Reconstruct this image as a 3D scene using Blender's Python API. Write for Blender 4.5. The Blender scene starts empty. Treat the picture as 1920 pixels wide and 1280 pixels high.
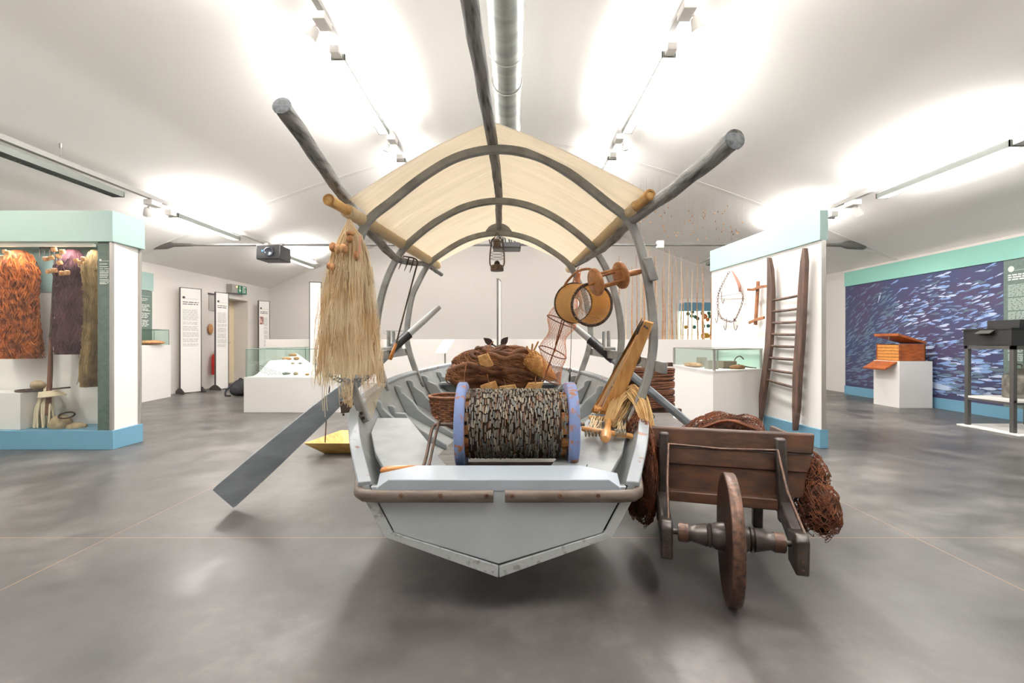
import bpy, math, random
from mathutils import Vector, Matrix, noise
sc = bpy.context.scene
C = sc.collection
PI = math.pi
R = math.radians
F, CX, CY, HC = 900.0, 960.0, 640.0, 1.05      # focal length in pixels, principal point, eye height

# ---------------------------------------------------------------- camera, world, exposure
cam = bpy.data.cameras.new('camera'); cam.sensor_width = 36; cam.lens = F / 1920 * 36; cam.clip_start = 0.05
cam_o = bpy.data.objects.new('camera', cam); C.objects.link(cam_o)
cam_o.location = (0, 0, HC); cam_o.rotation_euler = (R(90), 0, 0); sc.camera = cam_o
w = bpy.data.worlds.new('world'); sc.world = w; w.use_nodes = True
w.node_tree.nodes['Background'].inputs[0].default_value = (.8, .85, .9, 1)
w.node_tree.nodes['Background'].inputs[1].default_value = 0.15
sc.view_settings.view_transform = 'Standard'; sc.view_settings.look = 'None'
sc.view_settings.exposure = 0.84; sc.view_settings.gamma = 1.0; sc.view_settings.use_curve_mapping = False
sc.cycles.max_bounces = 10; sc.cycles.diffuse_bounces = 6; sc.cycles.glossy_bounces = 4
sc.cycles.transparent_max_bounces = 16; sc.cycles.sample_clamp_indirect = 6
UP_W, DOWN_W, SPOT_W = 180.0, 37.0, 50.0          # watts of each luminaire (up / down) and spotlight
WARM = (1.0, .98, .95)

# ---------------------------------------------------------------- helpers
def at(px, py, Y): return Vector(((px - CX) / F * Y, Y, HC - (py - CY) / F * Y))
def hit(px, py, p0, n):
    d = Vector(((px - CX) / F, 1, -(py - CY) / F)); o = Vector((0, 0, HC)); n = Vector(n)
    return o + d * ((Vector(p0) - o).dot(n) / d.dot(n))
def lin(c):
    c /= 255.0
    return c / 12.92 if c <= .04045 else ((c + .055) / 1.055) ** 2.4
def col(c): return (lin(c[0]), lin(c[1]), lin(c[2]), 1)
V = Vector

class MB:
    def __init__(s): s.v = []; s.f = []; s.m = []
    def add(s, vs, fs, m=0):
        b = len(s.v); s.v += [Vector(p) for p in vs]
        s.f += [tuple(i + b for i in f) for f in fs]; s.m += [m] * len(fs); return s
    def box(s, a, b, m=0):
        (x0, y0, z0), (x1, y1, z1) = [[min(p, q) for p, q in zip(a, b)], [max(p, q) for p, q in zip(a, b)]]
        return s.add([(x0,y0,z0),(x1,y0,z0),(x1,y1,z0),(x0,y1,z0),(x0,y0,z1),(x1,y0,z1),(x1,y1,z1),(x0,y1,z1)],
                     [(0,3,2,1),(4,5,6,7),(0,1,5,4),(1,2,6,5),(2,3,7,6),(3,0,4,7)], m)
    def obox(s, c, ax, ay, az, m=0):            # centre and three half-axis vectors
        c, ax, ay, az = V(c), V(ax), V(ay), V(az)
        vs = [c + i*ax + j*ay + k*az for k in (-1,1) for i, j in ((-1,-1),(1,-1),(1,1),(-1,1))]
        return s.add(vs, [(0,3,2,1),(4,5,6,7),(0,1,5,4),(1,2,6,5),(2,3,7,6),(3,0,4,7)], m)
    def prism(s, pts, ext, m=0):
        n = len(pts); e = V(ext); pts = [V(p) for p in pts]
        return s.add(pts + [p + e for p in pts], [tuple(range(n - 1, -1, -1)), tuple(range(n, 2 * n))] +
                     [(i, (i + 1) % n, n + (i + 1) % n, n + i) for i in range(n)], m)
    def loft(s, rings, closed=True, caps=True, loop=False, m=0):
        n = len(rings[0]); vs = [p for r in rings for p in r]; fs = []
        k = len(rings); nn = n if closed else n - 1
        for i in range(k if loop else k - 1):
            a, b = i * n, ((i + 1) % k) * n
            for j in range(nn): fs.append((a + j, a + (j + 1) % n, b + (j + 1) % n, b + j))
        if caps and not loop and closed:
            fs.append(tuple(range(n - 1, -1, -1))); fs.append(tuple(range((k - 1) * n, k * n)))
        return s.add(vs, fs, m)
    def sweep(s, pts, prof, up=(0,0,1), loop=False, caps=True, m=0):
        """prof: function(i) -> list of (a, b) offsets along side and up"""
        pts = [V(p) for p in pts]; k = len(pts); rings = []; up = V(up); u = None
        for i in range(k):
            t = (pts[(i + 1) % k] - pts[i - 1]) if loop else (pts[min(i + 1, k - 1)] - pts[max(i - 1, 0)])
            t = t.normalized() if t.length > 1e-9 else V((0,0,1))
            if u is None:
                u = up - t * up.dot(t)
                if u.length < 1e-3: u = V((1,0,0)) - t * t.x
                if u.length < 1e-3: u = V((0,1,0)) - t * t.y
            else: u = u - t * u.dot(t)
            u = u.normalized(); sd = t.cross(u)
            rings.append([pts[i] + sd * a + u * b for a, b in prof(i)])
        return s.loft(rings, True, caps, loop, m)
    def tube(s, pts, r, n=8, loop=False, m=0):
        cs = [(math.cos(2*PI*j/n), math.sin(2*PI*j/n)) for j in range(n)]
        rr = (lambda i: r[i]) if isinstance(r, (list, tuple)) else (lambda i: r)
        return s.sweep(pts, lambda i: [(rr(i)*a, rr(i)*b) for a, b in cs], loop=loop, m=m)
    def bar(s, pts, w, h, up=(0,0,1), m=0):
        w, h = w / 2, h / 2
        return s.sweep(pts, lambda i: [(-w,-h),(w,-h),(w,h),(-w,h)], up=up, m=m)
    def lathe(s, prof, c=(0,0,0), ax=(0,0,1), n=24, m=0):
        c, ax = V(c), V(ax).normalized()
        e = V((1,0,0)) if abs(ax.x) < .9 else V((0,1,0))
        e = (e - ax * e.dot(ax)).normalized(); g = ax.cross(e)
        rings = [[c + ax*z + (e*math.cos(2*PI*j/n) + g*math.sin(2*PI*j/n))*max(r, 1e-4) for j in range(n)] for r, z in prof]
        return s.loft(rings, True, True, m=m)
    def ring(s, c, e, g, r, tr, n=32, tn=8, m=0):
        c, e, g = V(c), V(e).normalized(), V(g).normalized()
        return s.tube([c + (e*math.cos(2*PI*j/n) + g*math.sin(2*PI*j/n))*r for j in range(n)], tr, tn, loop=True, m=m)
    def blob(s, c, rad, amp=.15, freq=3, seed=0, n=24, m=0, squash=None):
        c = V(c); rings = []
        for i in range(n // 2 + 1):
            th = PI * i / (n // 2); ring = []
            for j in range(n):
                ph = 2*PI*j/n
                d = V((math.sin(th)*math.cos(ph), math.sin(th)*math.sin(ph), math.cos(th)))
                k = 1 + amp * noise.fractal(d*freq + V((seed*7.3, seed*3.1, 0)), 1.0, 2.0, 3)
                p = V((d.x*rad[0], d.y*rad[1], d.z*rad[2])) * k
                if squash is not None and p.z < -squash: p.z = -squash
                ring.append(c + p)
            rings.append(ring)
        return s.loft(rings, True, False, m=m)
    def build(s, name, mats, parent=None, off=(0,0,0), bevel=0, sub=0, solid=0):
        me = bpy.data.meshes.new(name); off = V(off)
        me.from_pydata([tuple(p - off) for p in s.v], [], s.f)
        mats = mats if isinstance(mats, (list, tuple)) else [mats]
        for m in mats: me.materials.append(m)
        me.polygons.foreach_set('material_index', s.m)
        me.polygons.foreach_set('use_smooth', [True] * len(s.f))
        me.update(); me.validate()
        me.set_sharp_from_angle(angle=R(50))
        o = bpy.data.objects.new(name, me); C.objects.link(o)
        if parent: o.parent = parent
        if solid:
            md = o.modifiers.new('solid', 'SOLIDIFY'); md.thickness = abs(solid); md.offset = -1 if solid > 0 else 0
        if bevel:
            md = o.modifiers.new('bevel', 'BEVEL'); md.width = bevel; md.segments = 2; md.limit_method = 'ANGLE'; md.angle_limit = R(40)
        if sub:
            md = o.modifiers.new('subdiv', 'SUBSURF'); md.levels = sub; md.render_levels = sub
        return o
OFF = {}
def thing(name, label, cat, loc, group=None):
    o = bpy.data.objects.new(name, None); C.objects.link(o); o.location = loc; o.empty_display_size = .1
    o['label'] = label; o['category'] = cat
    if group: o['group'] = group
    OFF[o.name] = V(loc); return o
def part(name, mb, mats, parent, label=None, **k):
    o = mb.build(name, mats, parent, OFF[parent.name], **k); OFF[o.name] = OFF[parent.name]
    if label: o['label'] = label
    return o
def solo(name, mb, mats, label, cat, group=None, stuff=False, **k):
    xs = [p.x for p in mb.v]; ys = [p.y for p in mb.v]; zs = [p.z for p in mb.v]
    off = V(((min(xs)+max(xs))/2, (min(ys)+max(ys))/2, min(zs)))
    o = mb.build(name, mats, None, off, **k); o.location = off; OFF[o.name] = off
    o['label'] = label; o['category'] = cat
    if group: o['group'] = group
    if stuff: o['kind'] = 'stuff'
    return o
def struct(name, mb, mats, **k):
    o = mb.build(name, mats, None, (0,0,0), **k); o['kind'] = 'structure'; OFF[o.name] = V((0,0,0)); return o
def dup(root, loc, label=None, rz=None, group=None):
    r = root.copy(); C.objects.link(r); r.location = loc
    if rz is not None: r.rotation_euler = (0, 0, rz)
    if label: r['label'] = label
    if group: r['group'] = group
    for ch in list(root.children):
        c = ch.copy(); C.objects.link(c); c.parent = r
        for g in ch.children:
            d = g.copy(); C.objects.link(d); d.parent = c
    return r
def lettering(txt, size, mw, mat, parent, name='lettering', extrude=.001, align='LEFT'):
    cu = bpy.data.curves.new('lettering', 'FONT'); cu.body = txt; cu.size = size; cu.extrude = extrude; cu.align_x = align
    t = bpy.data.objects.new('tmp', cu); C.objects.link(t)
    bpy.context.view_layer.update()
    me = bpy.data.meshes.new_from_object(t.evaluated_get(bpy.context.evaluated_depsgraph_get()))
    bpy.data.objects.remove(t); me.transform(mw); me.transform(Matrix.Translation(-OFF[parent.name]))
    me.materials.clear(); me.materials.append(mat)
    o = bpy.data.objects.new(name, me); C.objects.link(o); o.parent = parent; return o
def frame_matrix(o, x, y):                       # origin, x-dir, y-dir
    x, y = V(x).normalized(), V(y).normalized(); z = x.cross(y)
    m = Matrix((x, y, z)).transposed().to_4x4(); m.translation = V(o); return m

# ---------------------------------------------------------------- materials
MATS = {}
def M(name, c, rough=.5, metal=0, c2=None, scale=5, stretch=(1,1,1), bump=0, lo=.4, hi=.6, detail=4, spec=.5, coat=0, bscale=None):
    m = bpy.data.materials.new(name); m.use_nodes = True; nt = m.node_tree; N, L = nt.nodes, nt.links
    b = N['Principled BSDF']; b.inputs['Base Color'].default_value = col(c); b.inputs['Roughness'].default_value = rough
    b.inputs['Metallic'].default_value = metal; b.inputs['Specular IOR Level'].default_value = spec
    b.inputs['Coat Weight'].default_value = coat
    if c2 or bump:
        tc = N.new('ShaderNodeTexCoord'); mp = N.new('ShaderNodeMapping'); mp.inputs['Scale'].default_value = stretch
        nz = N.new('ShaderNodeTexNoise'); nz.inputs['Scale'].default_value = scale; nz.inputs['Detail'].default_value = detail
        L.new(tc.outputs['Object'], mp.inputs[0]); L.new(mp.outputs[0], nz.inputs['Vector'])
        if c2:
            rp = N.new('ShaderNodeValToRGB'); e = rp.color_ramp.elements
            e[0].position = lo; e[1].position = hi; e[0].color = col(c); e[1].color = col(c2)
            L.new(nz.outputs['Fac'], rp.inputs[0]); L.new(rp.outputs[0], b.inputs['Base Color'])
        if bump:
            bz = nz
            if bscale:
                bz = N.new('ShaderNodeTexNoise'); bz.inputs['Scale'].default_value = bscale; bz.inputs['Detail'].default_value = 6
                L.new(mp.outputs[0], bz.inputs['Vector'])
            bp = N.new('ShaderNodeBump'); bp.inputs['Strength'].default_value = bump; bp.inputs['Distance'].default_value = .01
            L.new(bz.outputs['Fac'], bp.inputs['Height']); L.new(bp.outputs[0], b.inputs['Normal'])
    MATS[name] = m; return m
def emit(name, c, s):
    m = bpy.data.materials.new(name); m.use_nodes = True; N = m.node_tree.nodes; b = N['Principled BSDF']
    b.inputs['Base Color'].default_value = col(c); b.inputs['Emission Color'].default_value = col(c); b.inputs['Emission Strength'].default_value = s
    return m
def glass_mat(name, tint=(.93,.965,.95)):
    m = bpy.data.materials.new(name); m.use_nodes = True; nt = m.node_tree; N, L = nt.nodes, nt.links
    N.remove(N['Principled BSDF']); o = N['Material Output']
    tr = N.new('ShaderNodeBsdfTransparent'); tr.inputs[0].default_value = (*tint, 1)
    gl = N.new('ShaderNodeBsdfGlossy'); gl.inputs['Roughness'].default_value = .02
    lw = N.new('ShaderNodeLayerWeight'); pw = N.new('ShaderNodeMath'); pw.operation = 'POWER'; pw.inputs[1].default_value = 5; L.new(lw.outputs['Facing'], pw.inputs[0])
    fr = N.new('ShaderNodeMath'); fr.operation = 'MULTIPLY_ADD'; fr.inputs[1].default_value = .8; fr.inputs[2].default_value = .025; L.new(pw.outputs[0], fr.inputs[0])
    mx = N.new('ShaderNodeMixShader'); L.new(fr.outputs[0], mx.inputs[0]); L.new(tr.outputs[0], mx.inputs[1]); L.new(gl.outputs[0], mx.inputs[2])
    L.new(mx.outputs[0], o.inputs[0]); return m
def canvas_mat(name, c, fac=.5, bump=.6, scale=(1.6,20,1.6)):
    m = bpy.data.materials.new(name); m.use_nodes = True; nt = m.node_tree; N, L = nt.nodes, nt.links
    N.remove(N['Principled BSDF']); o = N['Material Output']
    d = N.new('ShaderNodeBsdfDiffuse'); d.inputs[0].default_value = col(c)
    t = N.new('ShaderNodeBsdfTranslucent'); t.inputs[0].default_value = col(c)
    mx = N.new('ShaderNodeMixShader'); mx.inputs[0].default_value = fac
    tc = N.new('ShaderNodeTexCoord'); mp = N.new('ShaderNodeMapping'); mp.inputs['Scale'].default_value = scale
    nz = N.new('ShaderNodeTexNoise'); nz.inputs['Scale'].default_value = 1.6; nz.inputs['Detail'].default_value = 5
    bp = N.new('ShaderNodeBump'); bp.inputs['Strength'].default_value = bump; bp.inputs['Distance'].default_value = .02
    L.new(tc.outputs['Object'], mp.inputs[0]); L.new(mp.outputs[0], nz.inputs['Vector']); L.new(nz.outputs['Fac'], bp.inputs['Height'])
    L.new(bp.outputs[0], d.inputs['Normal']); L.new(bp.outputs[0], t.inputs['Normal'])
    rp = N.new('ShaderNodeValToRGB'); e = rp.color_ramp.elements; e[0].position = .3; e[1].position = .62     # wrinkle shading put into the cloth colour as darker streaks
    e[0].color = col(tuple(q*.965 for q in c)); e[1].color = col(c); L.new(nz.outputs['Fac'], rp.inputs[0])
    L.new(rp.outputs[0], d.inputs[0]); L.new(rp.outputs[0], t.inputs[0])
    L.new(d.outputs[0], mx.inputs[1]); L.new(t.outputs[0], mx.inputs[2]); L.new(mx.outputs[0], o.inputs[0]); return m
def floor_mat():
    m = M('polished concrete', (122,116,112), .3, spec=.5); nt = m.node_tree; N, L = nt.nodes, nt.links; b = N['Principled BSDF']
    tc = N.new('ShaderNodeTexCoord')
    def nz(s, d, w):
        n = N.new('ShaderNodeTexNoise'); n.inputs['Scale'].default_value = s; n.inputs['Detail'].default_value = d; n.inputs['Distortion'].default_value = w
        n.inputs['Roughness'].default_value = .6
        L.new(tc.outputs['Object'], n.inputs['Vector']); return n
    a, c = nz(.7, 6, .1), nz(2.6, 9, .25)
    ad = N.new('ShaderNodeMath'); ad.operation = 'MULTIPLY_ADD'; ad.inputs[1].default_value = .55
    f3 = nz(14, 6, .2); a3 = N.new('ShaderNodeMath'); a3.operation = 'MULTIPLY_ADD'; a3.inputs[1].default_value = .22; a3.inputs[2].default_value = -.11
    L.new(f3.outputs['Fac'], a3.inputs[0]); a4 = N.new('ShaderNodeMath'); a4.operation = 'ADD'; L.new(a3.outputs[0], a4.inputs[0]); L.new(c.outputs['Fac'], a4.inputs[1])
    L.new(a4.outputs[0], ad.inputs[0]); L.new(a.outputs['Fac'], ad.inputs[2])
    rp = N.new('ShaderNodeValToRGB'); e = rp.color_ramp.elements
    e[0].position = .55; e[0].color = col((52,50,50)); e[1].position = .98; e[1].color = col((116,112,110))
    k = e.new(.78); k.color = col((80,77,76)); L.new(ad.outputs[0], rp.inputs[0])
    sp = N.new('ShaderNodeSeparateXYZ'); L.new(tc.outputs['Object'], sp.inputs[0])
    def mth(op, x, y=None):
        n = N.new('ShaderNodeMath'); n.operation = op
        for i, q in enumerate((x, y)):
            if q is None: continue
            if isinstance(q, (int, float)): n.inputs[i].default_value = q
            else: L.new(q, n.inputs[i])
        return n.outputs[0]
    jx = mth('LESS_THAN', mth('ABSOLUTE', mth('SUBTRACT', mth('ABSOLUTE', sp.outputs[0]), 2.16)), .0038)
    jy = mth('LESS_THAN', mth('ABSOLUTE', mth('SUBTRACT', mth('MODULO', mth('ADD', sp.outputs[1], 8.64 - 2.57 + 2.16), 4.32), 2.16 - .0)), .0038)
    j = mth('MAXIMUM', jx, jy)
    mx = N.new('ShaderNodeMix'); mx.data_type = 'RGBA'; L.new(j, mx.inputs[0]); L.new(rp.outputs[0], mx.inputs[6]); mx.inputs[7].default_value = col((132,106,82))
    L.new(mx.outputs[2], b.inputs['Base Color'])
    mr = N.new('ShaderNodeMapRange'); mr.inputs[1].default_value = .35; mr.inputs[2].default_value = .7; mr.inputs[3].default_value = .3; mr.inputs[4].default_value = .48
    L.new(c.outputs['Fac'], mr.inputs[0]); L.new(mr.outputs[0], b.inputs['Roughness'])
    bp = N.new('ShaderNodeBump'); bp.inputs['Strength'].default_value = .05; bp.inputs['Distance'].default_value = .01
    L.new(c.outputs['Fac'], bp.inputs['Height']); L.new(bp.outputs[0], b.inputs['Normal'])
    return m
m_floor = floor_mat()
m_wall = M('white wall paint', (216,211,206), .8)
m_ceil = M('white ceiling paint', (238,235,232), .85)
m_seam = M('ceiling seam tape', (229,226,223), .8)
m_white = M('white lacquer', (232,229,226), .55)
m_teal = M('pale teal panel', (152,178,174), .55)
m_blue = M('plinth blue panel', (98,144,168), .5)
m_dkpanel = M('dark green grey print', (86,102,96), .6, c2=(98,114,108), scale=30)
m_print = M('white print ink', (225,228,224), .7)
m_ink = M('grey print ink', (178,176,174), .7)
m_inkd = M('black print ink', (70,68,68), .7)
m_alu = M('brushed aluminium', (172,170,166), .35, .7)
m_framedk = M('dark aluminium frame', (92,90,88), .4, .6)
m_glass = glass_mat('display glass', (.97,.985,.98)); m_glassg = glass_mat('green edged glass', (.9,.955,.935)); m_edge = M('glass edge green', (74,104,96), .2)
m_track = M('track white metal', (168,166,162), .5, .0)
m_louver = M('louvre grey metal', (126,130,126), .4, .3)
m_black = M('black plastic', (30,30,32), .4)
m_steel = M('grey tie rod paint', (112,110,108), .45, .3)
m_duct = M('galvanised duct', (158,162,158), .34, .7, c2=(136,141,138), scale=2, stretch=(1,3,1))
m_boat = M('grey boat paint', (150,156,158), .5, c2=(136,143,146), scale=6, bump=.12, bscale=40)
m_boatin = M('pale grey boat paint', (158,163,164), .55, c2=(144,149,150), scale=7, bump=.1, bscale=30)
m_trans = M('transom grey paint', (188,196,201), .42, c2=(182,190,195), scale=3)
m_cap = M('white blue fresh paint', (176,186,197), .38)
m_rim = M('worn gunwale paint', (160,167,173), .5, c2=(140,102,76), scale=14, lo=.62, hi=.68, bump=.15, bscale=40)
m_crack = M('open crack black', (22,22,24), .9)
m_hoop = M('grey painted hoop', (150,151,149), .55, c2=(128,129,127), scale=10, stretch=(1,1,1), bump=.15)
m_pole = M('weathered grey pole', (138,138,136), .75, c2=(70,68,66), scale=16, stretch=(3.0,.3,3.0), lo=.48, hi=.7, bump=1.0)
m_poleend = M('grey sawn pole end', (128,133,138), .7, c2=(96,100,104), scale=60, bump=.4)
m_oar = M('oar grey paint', (150,158,166), .45, c2=(132,140,147), scale=4, stretch=(1,1,3), bump=.08)
m_oarl = M('oar light grey paint', (182,188,192), .42)
m_edgew = M('bare wood edge', (150,118,82), .7)
m_rub = M('brown rub rail', (112,101,92), .5, c2=(92,80,70), scale=8, stretch=(1,4,4), bump=.1)
m_screw = M('copper screw', (112,84,66), .4, .6)
m_board = M('dark grey floorboards', (92,88,84), .6, c2=(70,67,64), scale=5, stretch=(1,8,1), bump=.3)
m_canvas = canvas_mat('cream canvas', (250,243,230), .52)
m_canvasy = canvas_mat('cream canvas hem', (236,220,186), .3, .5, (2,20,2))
m_bamboo = M('yellow bamboo', (196,158,92), .45, c2=(170,128,66), scale=6, stretch=(8,1,8))
m_net = M('beige net twine', (236,220,188), .9, c2=(218,192,150), scale=6)
m_cork = M('cork float', (198,150,104), .85, c2=(168,118,76), scale=30, bump=.4)
m_lead = M('grey lead', (112,114,116), .5, .4, c2=(140,142,142), scale=40)
m_iron = M('dark iron', (62,56,52), .5, .5, c2=(86,66,52), scale=20)
m_rust = M('rusty iron rod', (96,72,58), .55, .4, c2=(70,60,54), scale=25)
m_reelblue = M('worn blue paint on wood', (116,136,182), .65, c2=(156,104,74), scale=26, stretch=(1,2.2,.5), lo=.53, hi=.6, bump=.3)
m_slat = M('reel slat wood', (176,118,62), .65, c2=(140,88,44), scale=9, stretch=(1,6,6))
m_bnet = M('dark brown wound net', (70,50,36), .9, c2=(48,34,26), scale=14, bump=.6)
m_w1 = M('lead weight grey', (104,98,88), .5, .3); m_w2 = M('lead weight pale', (138,130,114), .55, .2)
m_w3 = M('lead weight rusty', (106,76,54), .6); m_w4 = M('lead weight blue grey', (98,100,98), .5, .2)
m_wick = M('brown wicker', (128,76,40), .6, c2=(92,52,28), scale=20)
m_bark = M('brown fibre net', (120,80,54), .95, c2=(84,54,36), scale=10, bump=.8, bscale=40)
m_bark2 = M('light brown fibre', (156,106,68), .95, c2=(120,78,50), scale=12)
m_pine = M('yellow pine board', (212,164,100), .55, c2=(190,134,72), scale=5, stretch=(8,1.5,1.5), bump=.15)
m_peg = M('turned light wood', (214,160,96), .4, c2=(190,132,72), scale=8)
m_hemp = M('pale hemp fibre', (216,184,132), .9, c2=(190,152,98), scale=10)
m_drumc = canvas_mat('tan cloth', (232,198,142), .55, .3, (6,6,6))
m_ring = M('brown wound ring', (84,62,46), .8, c2=(52,40,32), scale=60, bump=.6)
m_bob = M('bobbin wood', (172,116,66), .5, c2=(142,90,48), scale=8, stretch=(1,5,5))
m_onet = M('orange net twine', (206,132,82), .8)
m_ostick = M('brown trap stick', (120,70,44), .7)
m_basketg = M('golden weave', (204,156,92), .75, c2=(168,120,62), scale=30, bump=.5)
m_handle = M('varnished handle', (196,132,66), .3, c2=(172,104,46), scale=6, stretch=(1,5,5), coat=.4)
m_cart = M('dark brown cart wood', (88,56,36), .5, c2=(50,34,25), scale=4, stretch=(1,7,7), lo=.35, hi=.7, bump=.35)
m_cartd = M('black brown cart wood', (50,39,34), .55, c2=(32,26,24), scale=8, stretch=(2,2,4), bump=.35)
m_tyre = M('rusty iron tyre', (92,66,52), .45, .5, c2=(58,44,38), scale=45, lo=.4, hi=.65, bump=.3)
m_hub = M('polished dark hub', (66,58,54), .35, .25, c2=(44,38,35), scale=10, bump=.2)
m_cnet = M('russet net twine', (116,64,34), .9, c2=(78,44,26), scale=9)
m_cnetd = M('dark russet net', (66,38,24), .95, c2=(40,26,18), scale=20, bump=.9)
m_tray = M('pale yellow wood', (214,178,108), .5, c2=(196,154,84), scale=4, stretch=(2,6,6))
m_rope = M('red brown rope', (112,68,44), .9, c2=(76,46,32), scale=20, stretch=(1,1,3), bump=.5)
m_ladder = M('dark ladder wood', (86,62,50), .6, c2=(60,42,34), scale=6, stretch=(3,3,.6), bump=.3)
m_cross = M('reddish brown wood', (146,92,56), .6, c2=(116,70,42), scale=8)
m_chain = M('rusty chain', (92,66,54), .6, .4)
m_pink = M('pink brown rope', (150,106,92), .9)
m_orange = M('orange net', (178,94,36), .95, c2=(112,54,22), scale=16)
m_purple = M('purple brown net', (98,58,64), .95, c2=(66,38,46), scale=7)
m_beigen = M('olive beige net', (150,124,84), .95, c2=(112,90,60), scale=7)
m_stone = M('beige stone', (176,156,126), .85, c2=(150,132,106), scale=20, bump=.3)
m_gstone = M('grey stone', (150,150,140), .8, c2=(120,120,112), scale=30, bump=.2)
m_ropew = M('cream rope', (222,208,182), .85)
m_hdl = M('fork shaft wood', (110,66,44), .6)
m_boxw = M('orange brown wood', (170,92,38), .42, c2=(118,56,26), scale=4, stretch=(2,2,6), lo=.35, hi=.7, coat=.2)
m_drawer = M('pale drawer wood', (206,146,74), .5, c2=(186,120,56), scale=5, stretch=(1,4,12))
m_can = M('dull zinc', (150,146,136), .45, .6, c2=(104,100,92), scale=12, bump=.15)
m_blkm = M('black painted metal', (40,40,42), .4, .2)
m_legm = M('dark grey steel', (88,86,84), .4, .4)
m_door = M('cream door', (222,206,176), .5)
m_green = M('exit green', (20,112,84), .5); m_red = M('red paint', (190,30,30), .4)
m_dim = M('dim grey plastic', (150,148,144), .5)
m_bag = M('black bag fabric', (34,34,38), .8, bump=.4, scale=20)
m_signc = M('aged cream sign', (204,180,142), .7, c2=(180,150,112), scale=10)
m_vio = M('dark violet iron', (64,54,54), .6, .3)
m_lamp = emit('luminaire tube', (255,250,242), 9.0)
m_lampoff = M('unlit diffuser', (205,210,208), .4)
m_bulb = emit('spot bulb', (255,226,190), 14.0)
m_case = emit('lit case back', (226,246,232), .85)
m_rodb = M('bamboo rod', (176,128,82), .5, c2=(128,82,50), scale=6, stretch=(1,1,4)); m_rodt = M('pale cane rod', (206,180,146), .6, c2=(176,146,110), scale=5, stretch=(1,1,4))

# ================================================================ the room
XL, XR, YB, YF = -6.8, 6.85, 13.4, -4.0
PROF = [(6.86,2.50),(6.2,2.78),(5.6,3.03),(5.2,3.19),(4.7,3.38),(4.2,3.57),(3.6,3.79),(3.0,3.99),(2.3,4.21),(1.7,4.38),(1.0,4.53),(.5,4.6),(0,4.62)]
PROF = [(-x, z) for x, z in PROF] + [(x, z) for x, z in reversed(PROF[:-1])]
def ceil_z(x):
    for (a, za), (b, zb) in zip(PROF, PROF[1:]):
        if a <= x <= b: return za + (zb - za) * (x - a) / (b - a)
    return 2.5
struct('floor', MB().box((-7.6, YF - .2, -.12), (7.4, YB + .6, 0)), m_floor)
mb = MB(); mb.loft([[V((x, y, z)) for x, z in PROF] + [V((x, y, z + .12)) for x, z in reversed(PROF)] for y in (YF - .2, YB + .6)])
struct('ceiling', mb, m_ceil)
mb = MB(); mb.loft([[V((x*.999, y, z - .006)) for x, z in PROF] + [V((x, y, z + .02)) for x, z in reversed(PROF)] for y in (8.50, 8.62)])
struct('trim_1', mb, m_seam)
DY0, DY1, DZ = 11.45, 12.36, 2.09                     # the door recess in the left wall
mb = MB()
mb.box((XL - .5, YF, -.05), (XL, DY0, 2.62)).box((XL - .5, DY1, -.05), (XL, YB + .3, 2.62)).box((XL - .5, DY0, DZ), (XL, DY1, 2.62))
struct('wall_left', mb, m_wall)
struct('wall_right', MB().box((XR, YF, -.05), (XR + .3, YB + .3, 2.62)), m_wall)
def gable(name, y0, y1):
    pts = [V((-6.85, y0, -.05))] + [V((x, y0, z + .02)) for x, z in PROF] + [V((6.9, y0, -.05))]
    struct(name, MB().prism(pts, (0, y1 - y0, 0)), m_wall)
gable('wall_back', YB, YB + .3); gable('wall_front', YF - .3, YF)
d = struct('door_1', MB().box((XL - .42, DY0 + .0, 0), (XL - .36, DY1, DZ)), m_door)
part('door_panel', MB().box((XL - .365, DY0 + .1, .12), (XL - .345, DY1 - .1, DZ - .12)), m_door, d, bevel=.004)
hb = MB().box((XL - .35, 11.98, .92), (XL - .325, 12.06, 1.2)).tube([(XL - .33, 12.02, 1.02), (XL - .26, 12.02, 1.02), (XL - .26, 11.8, 1.02)], .012)
part('door_handle', hb, m_alu, d, 'grey lever handle on a long back plate')
# exit sign
t = thing('exit_sign', 'green and white emergency exit sign box above the door recess', 'sign', (XL + .08, 11.75, 2.22))
part('housing', MB().box((XL, 11.42, 2.22), (XL + .14, 12.05, 2.42)), m_dim, t, bevel=.006)
part('sign_face', MB().box((XL + .138, 11.66, 2.225), (XL + .146, 12.04, 2.415)), m_green, t)
ar = MB(); yy = 11.74
ar.box((XL+.145, yy-.014, 2.30), (XL+.15, yy+.014, 2.40)).prism([(XL+.145, yy-.045, 2.31), (XL+.145, yy+.045, 2.31), (XL+.145, yy, 2.245)], (.005, 0, 0))
ar.box((XL+.145, 11.86, 2.24), (XL+.15, 11.89, 2.4)).box((XL+.145, 11.86, 2.38), (XL+.15, 12.0, 2.4)).tube([(XL+.148,11.93,2.25),(XL+.148,11.955,2.30),(XL+.148,11.94,2.345)], .012, 6).tube([(XL+.148,11.96,2.25),(XL+.148,11.945,2.3)], .01, 6).blob((XL+.148,11.94,2.368),(.004,.014,.014),0)
part('pictogram', ar, m_print, t, 'white arrow and running figure at a doorway')
part('indicator_lamp', MB().blob((XL+.15, 11.61, 2.37), (.012,.016,.016), 0), emit('amber indicator', (255,190,90), 4), t)

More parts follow.
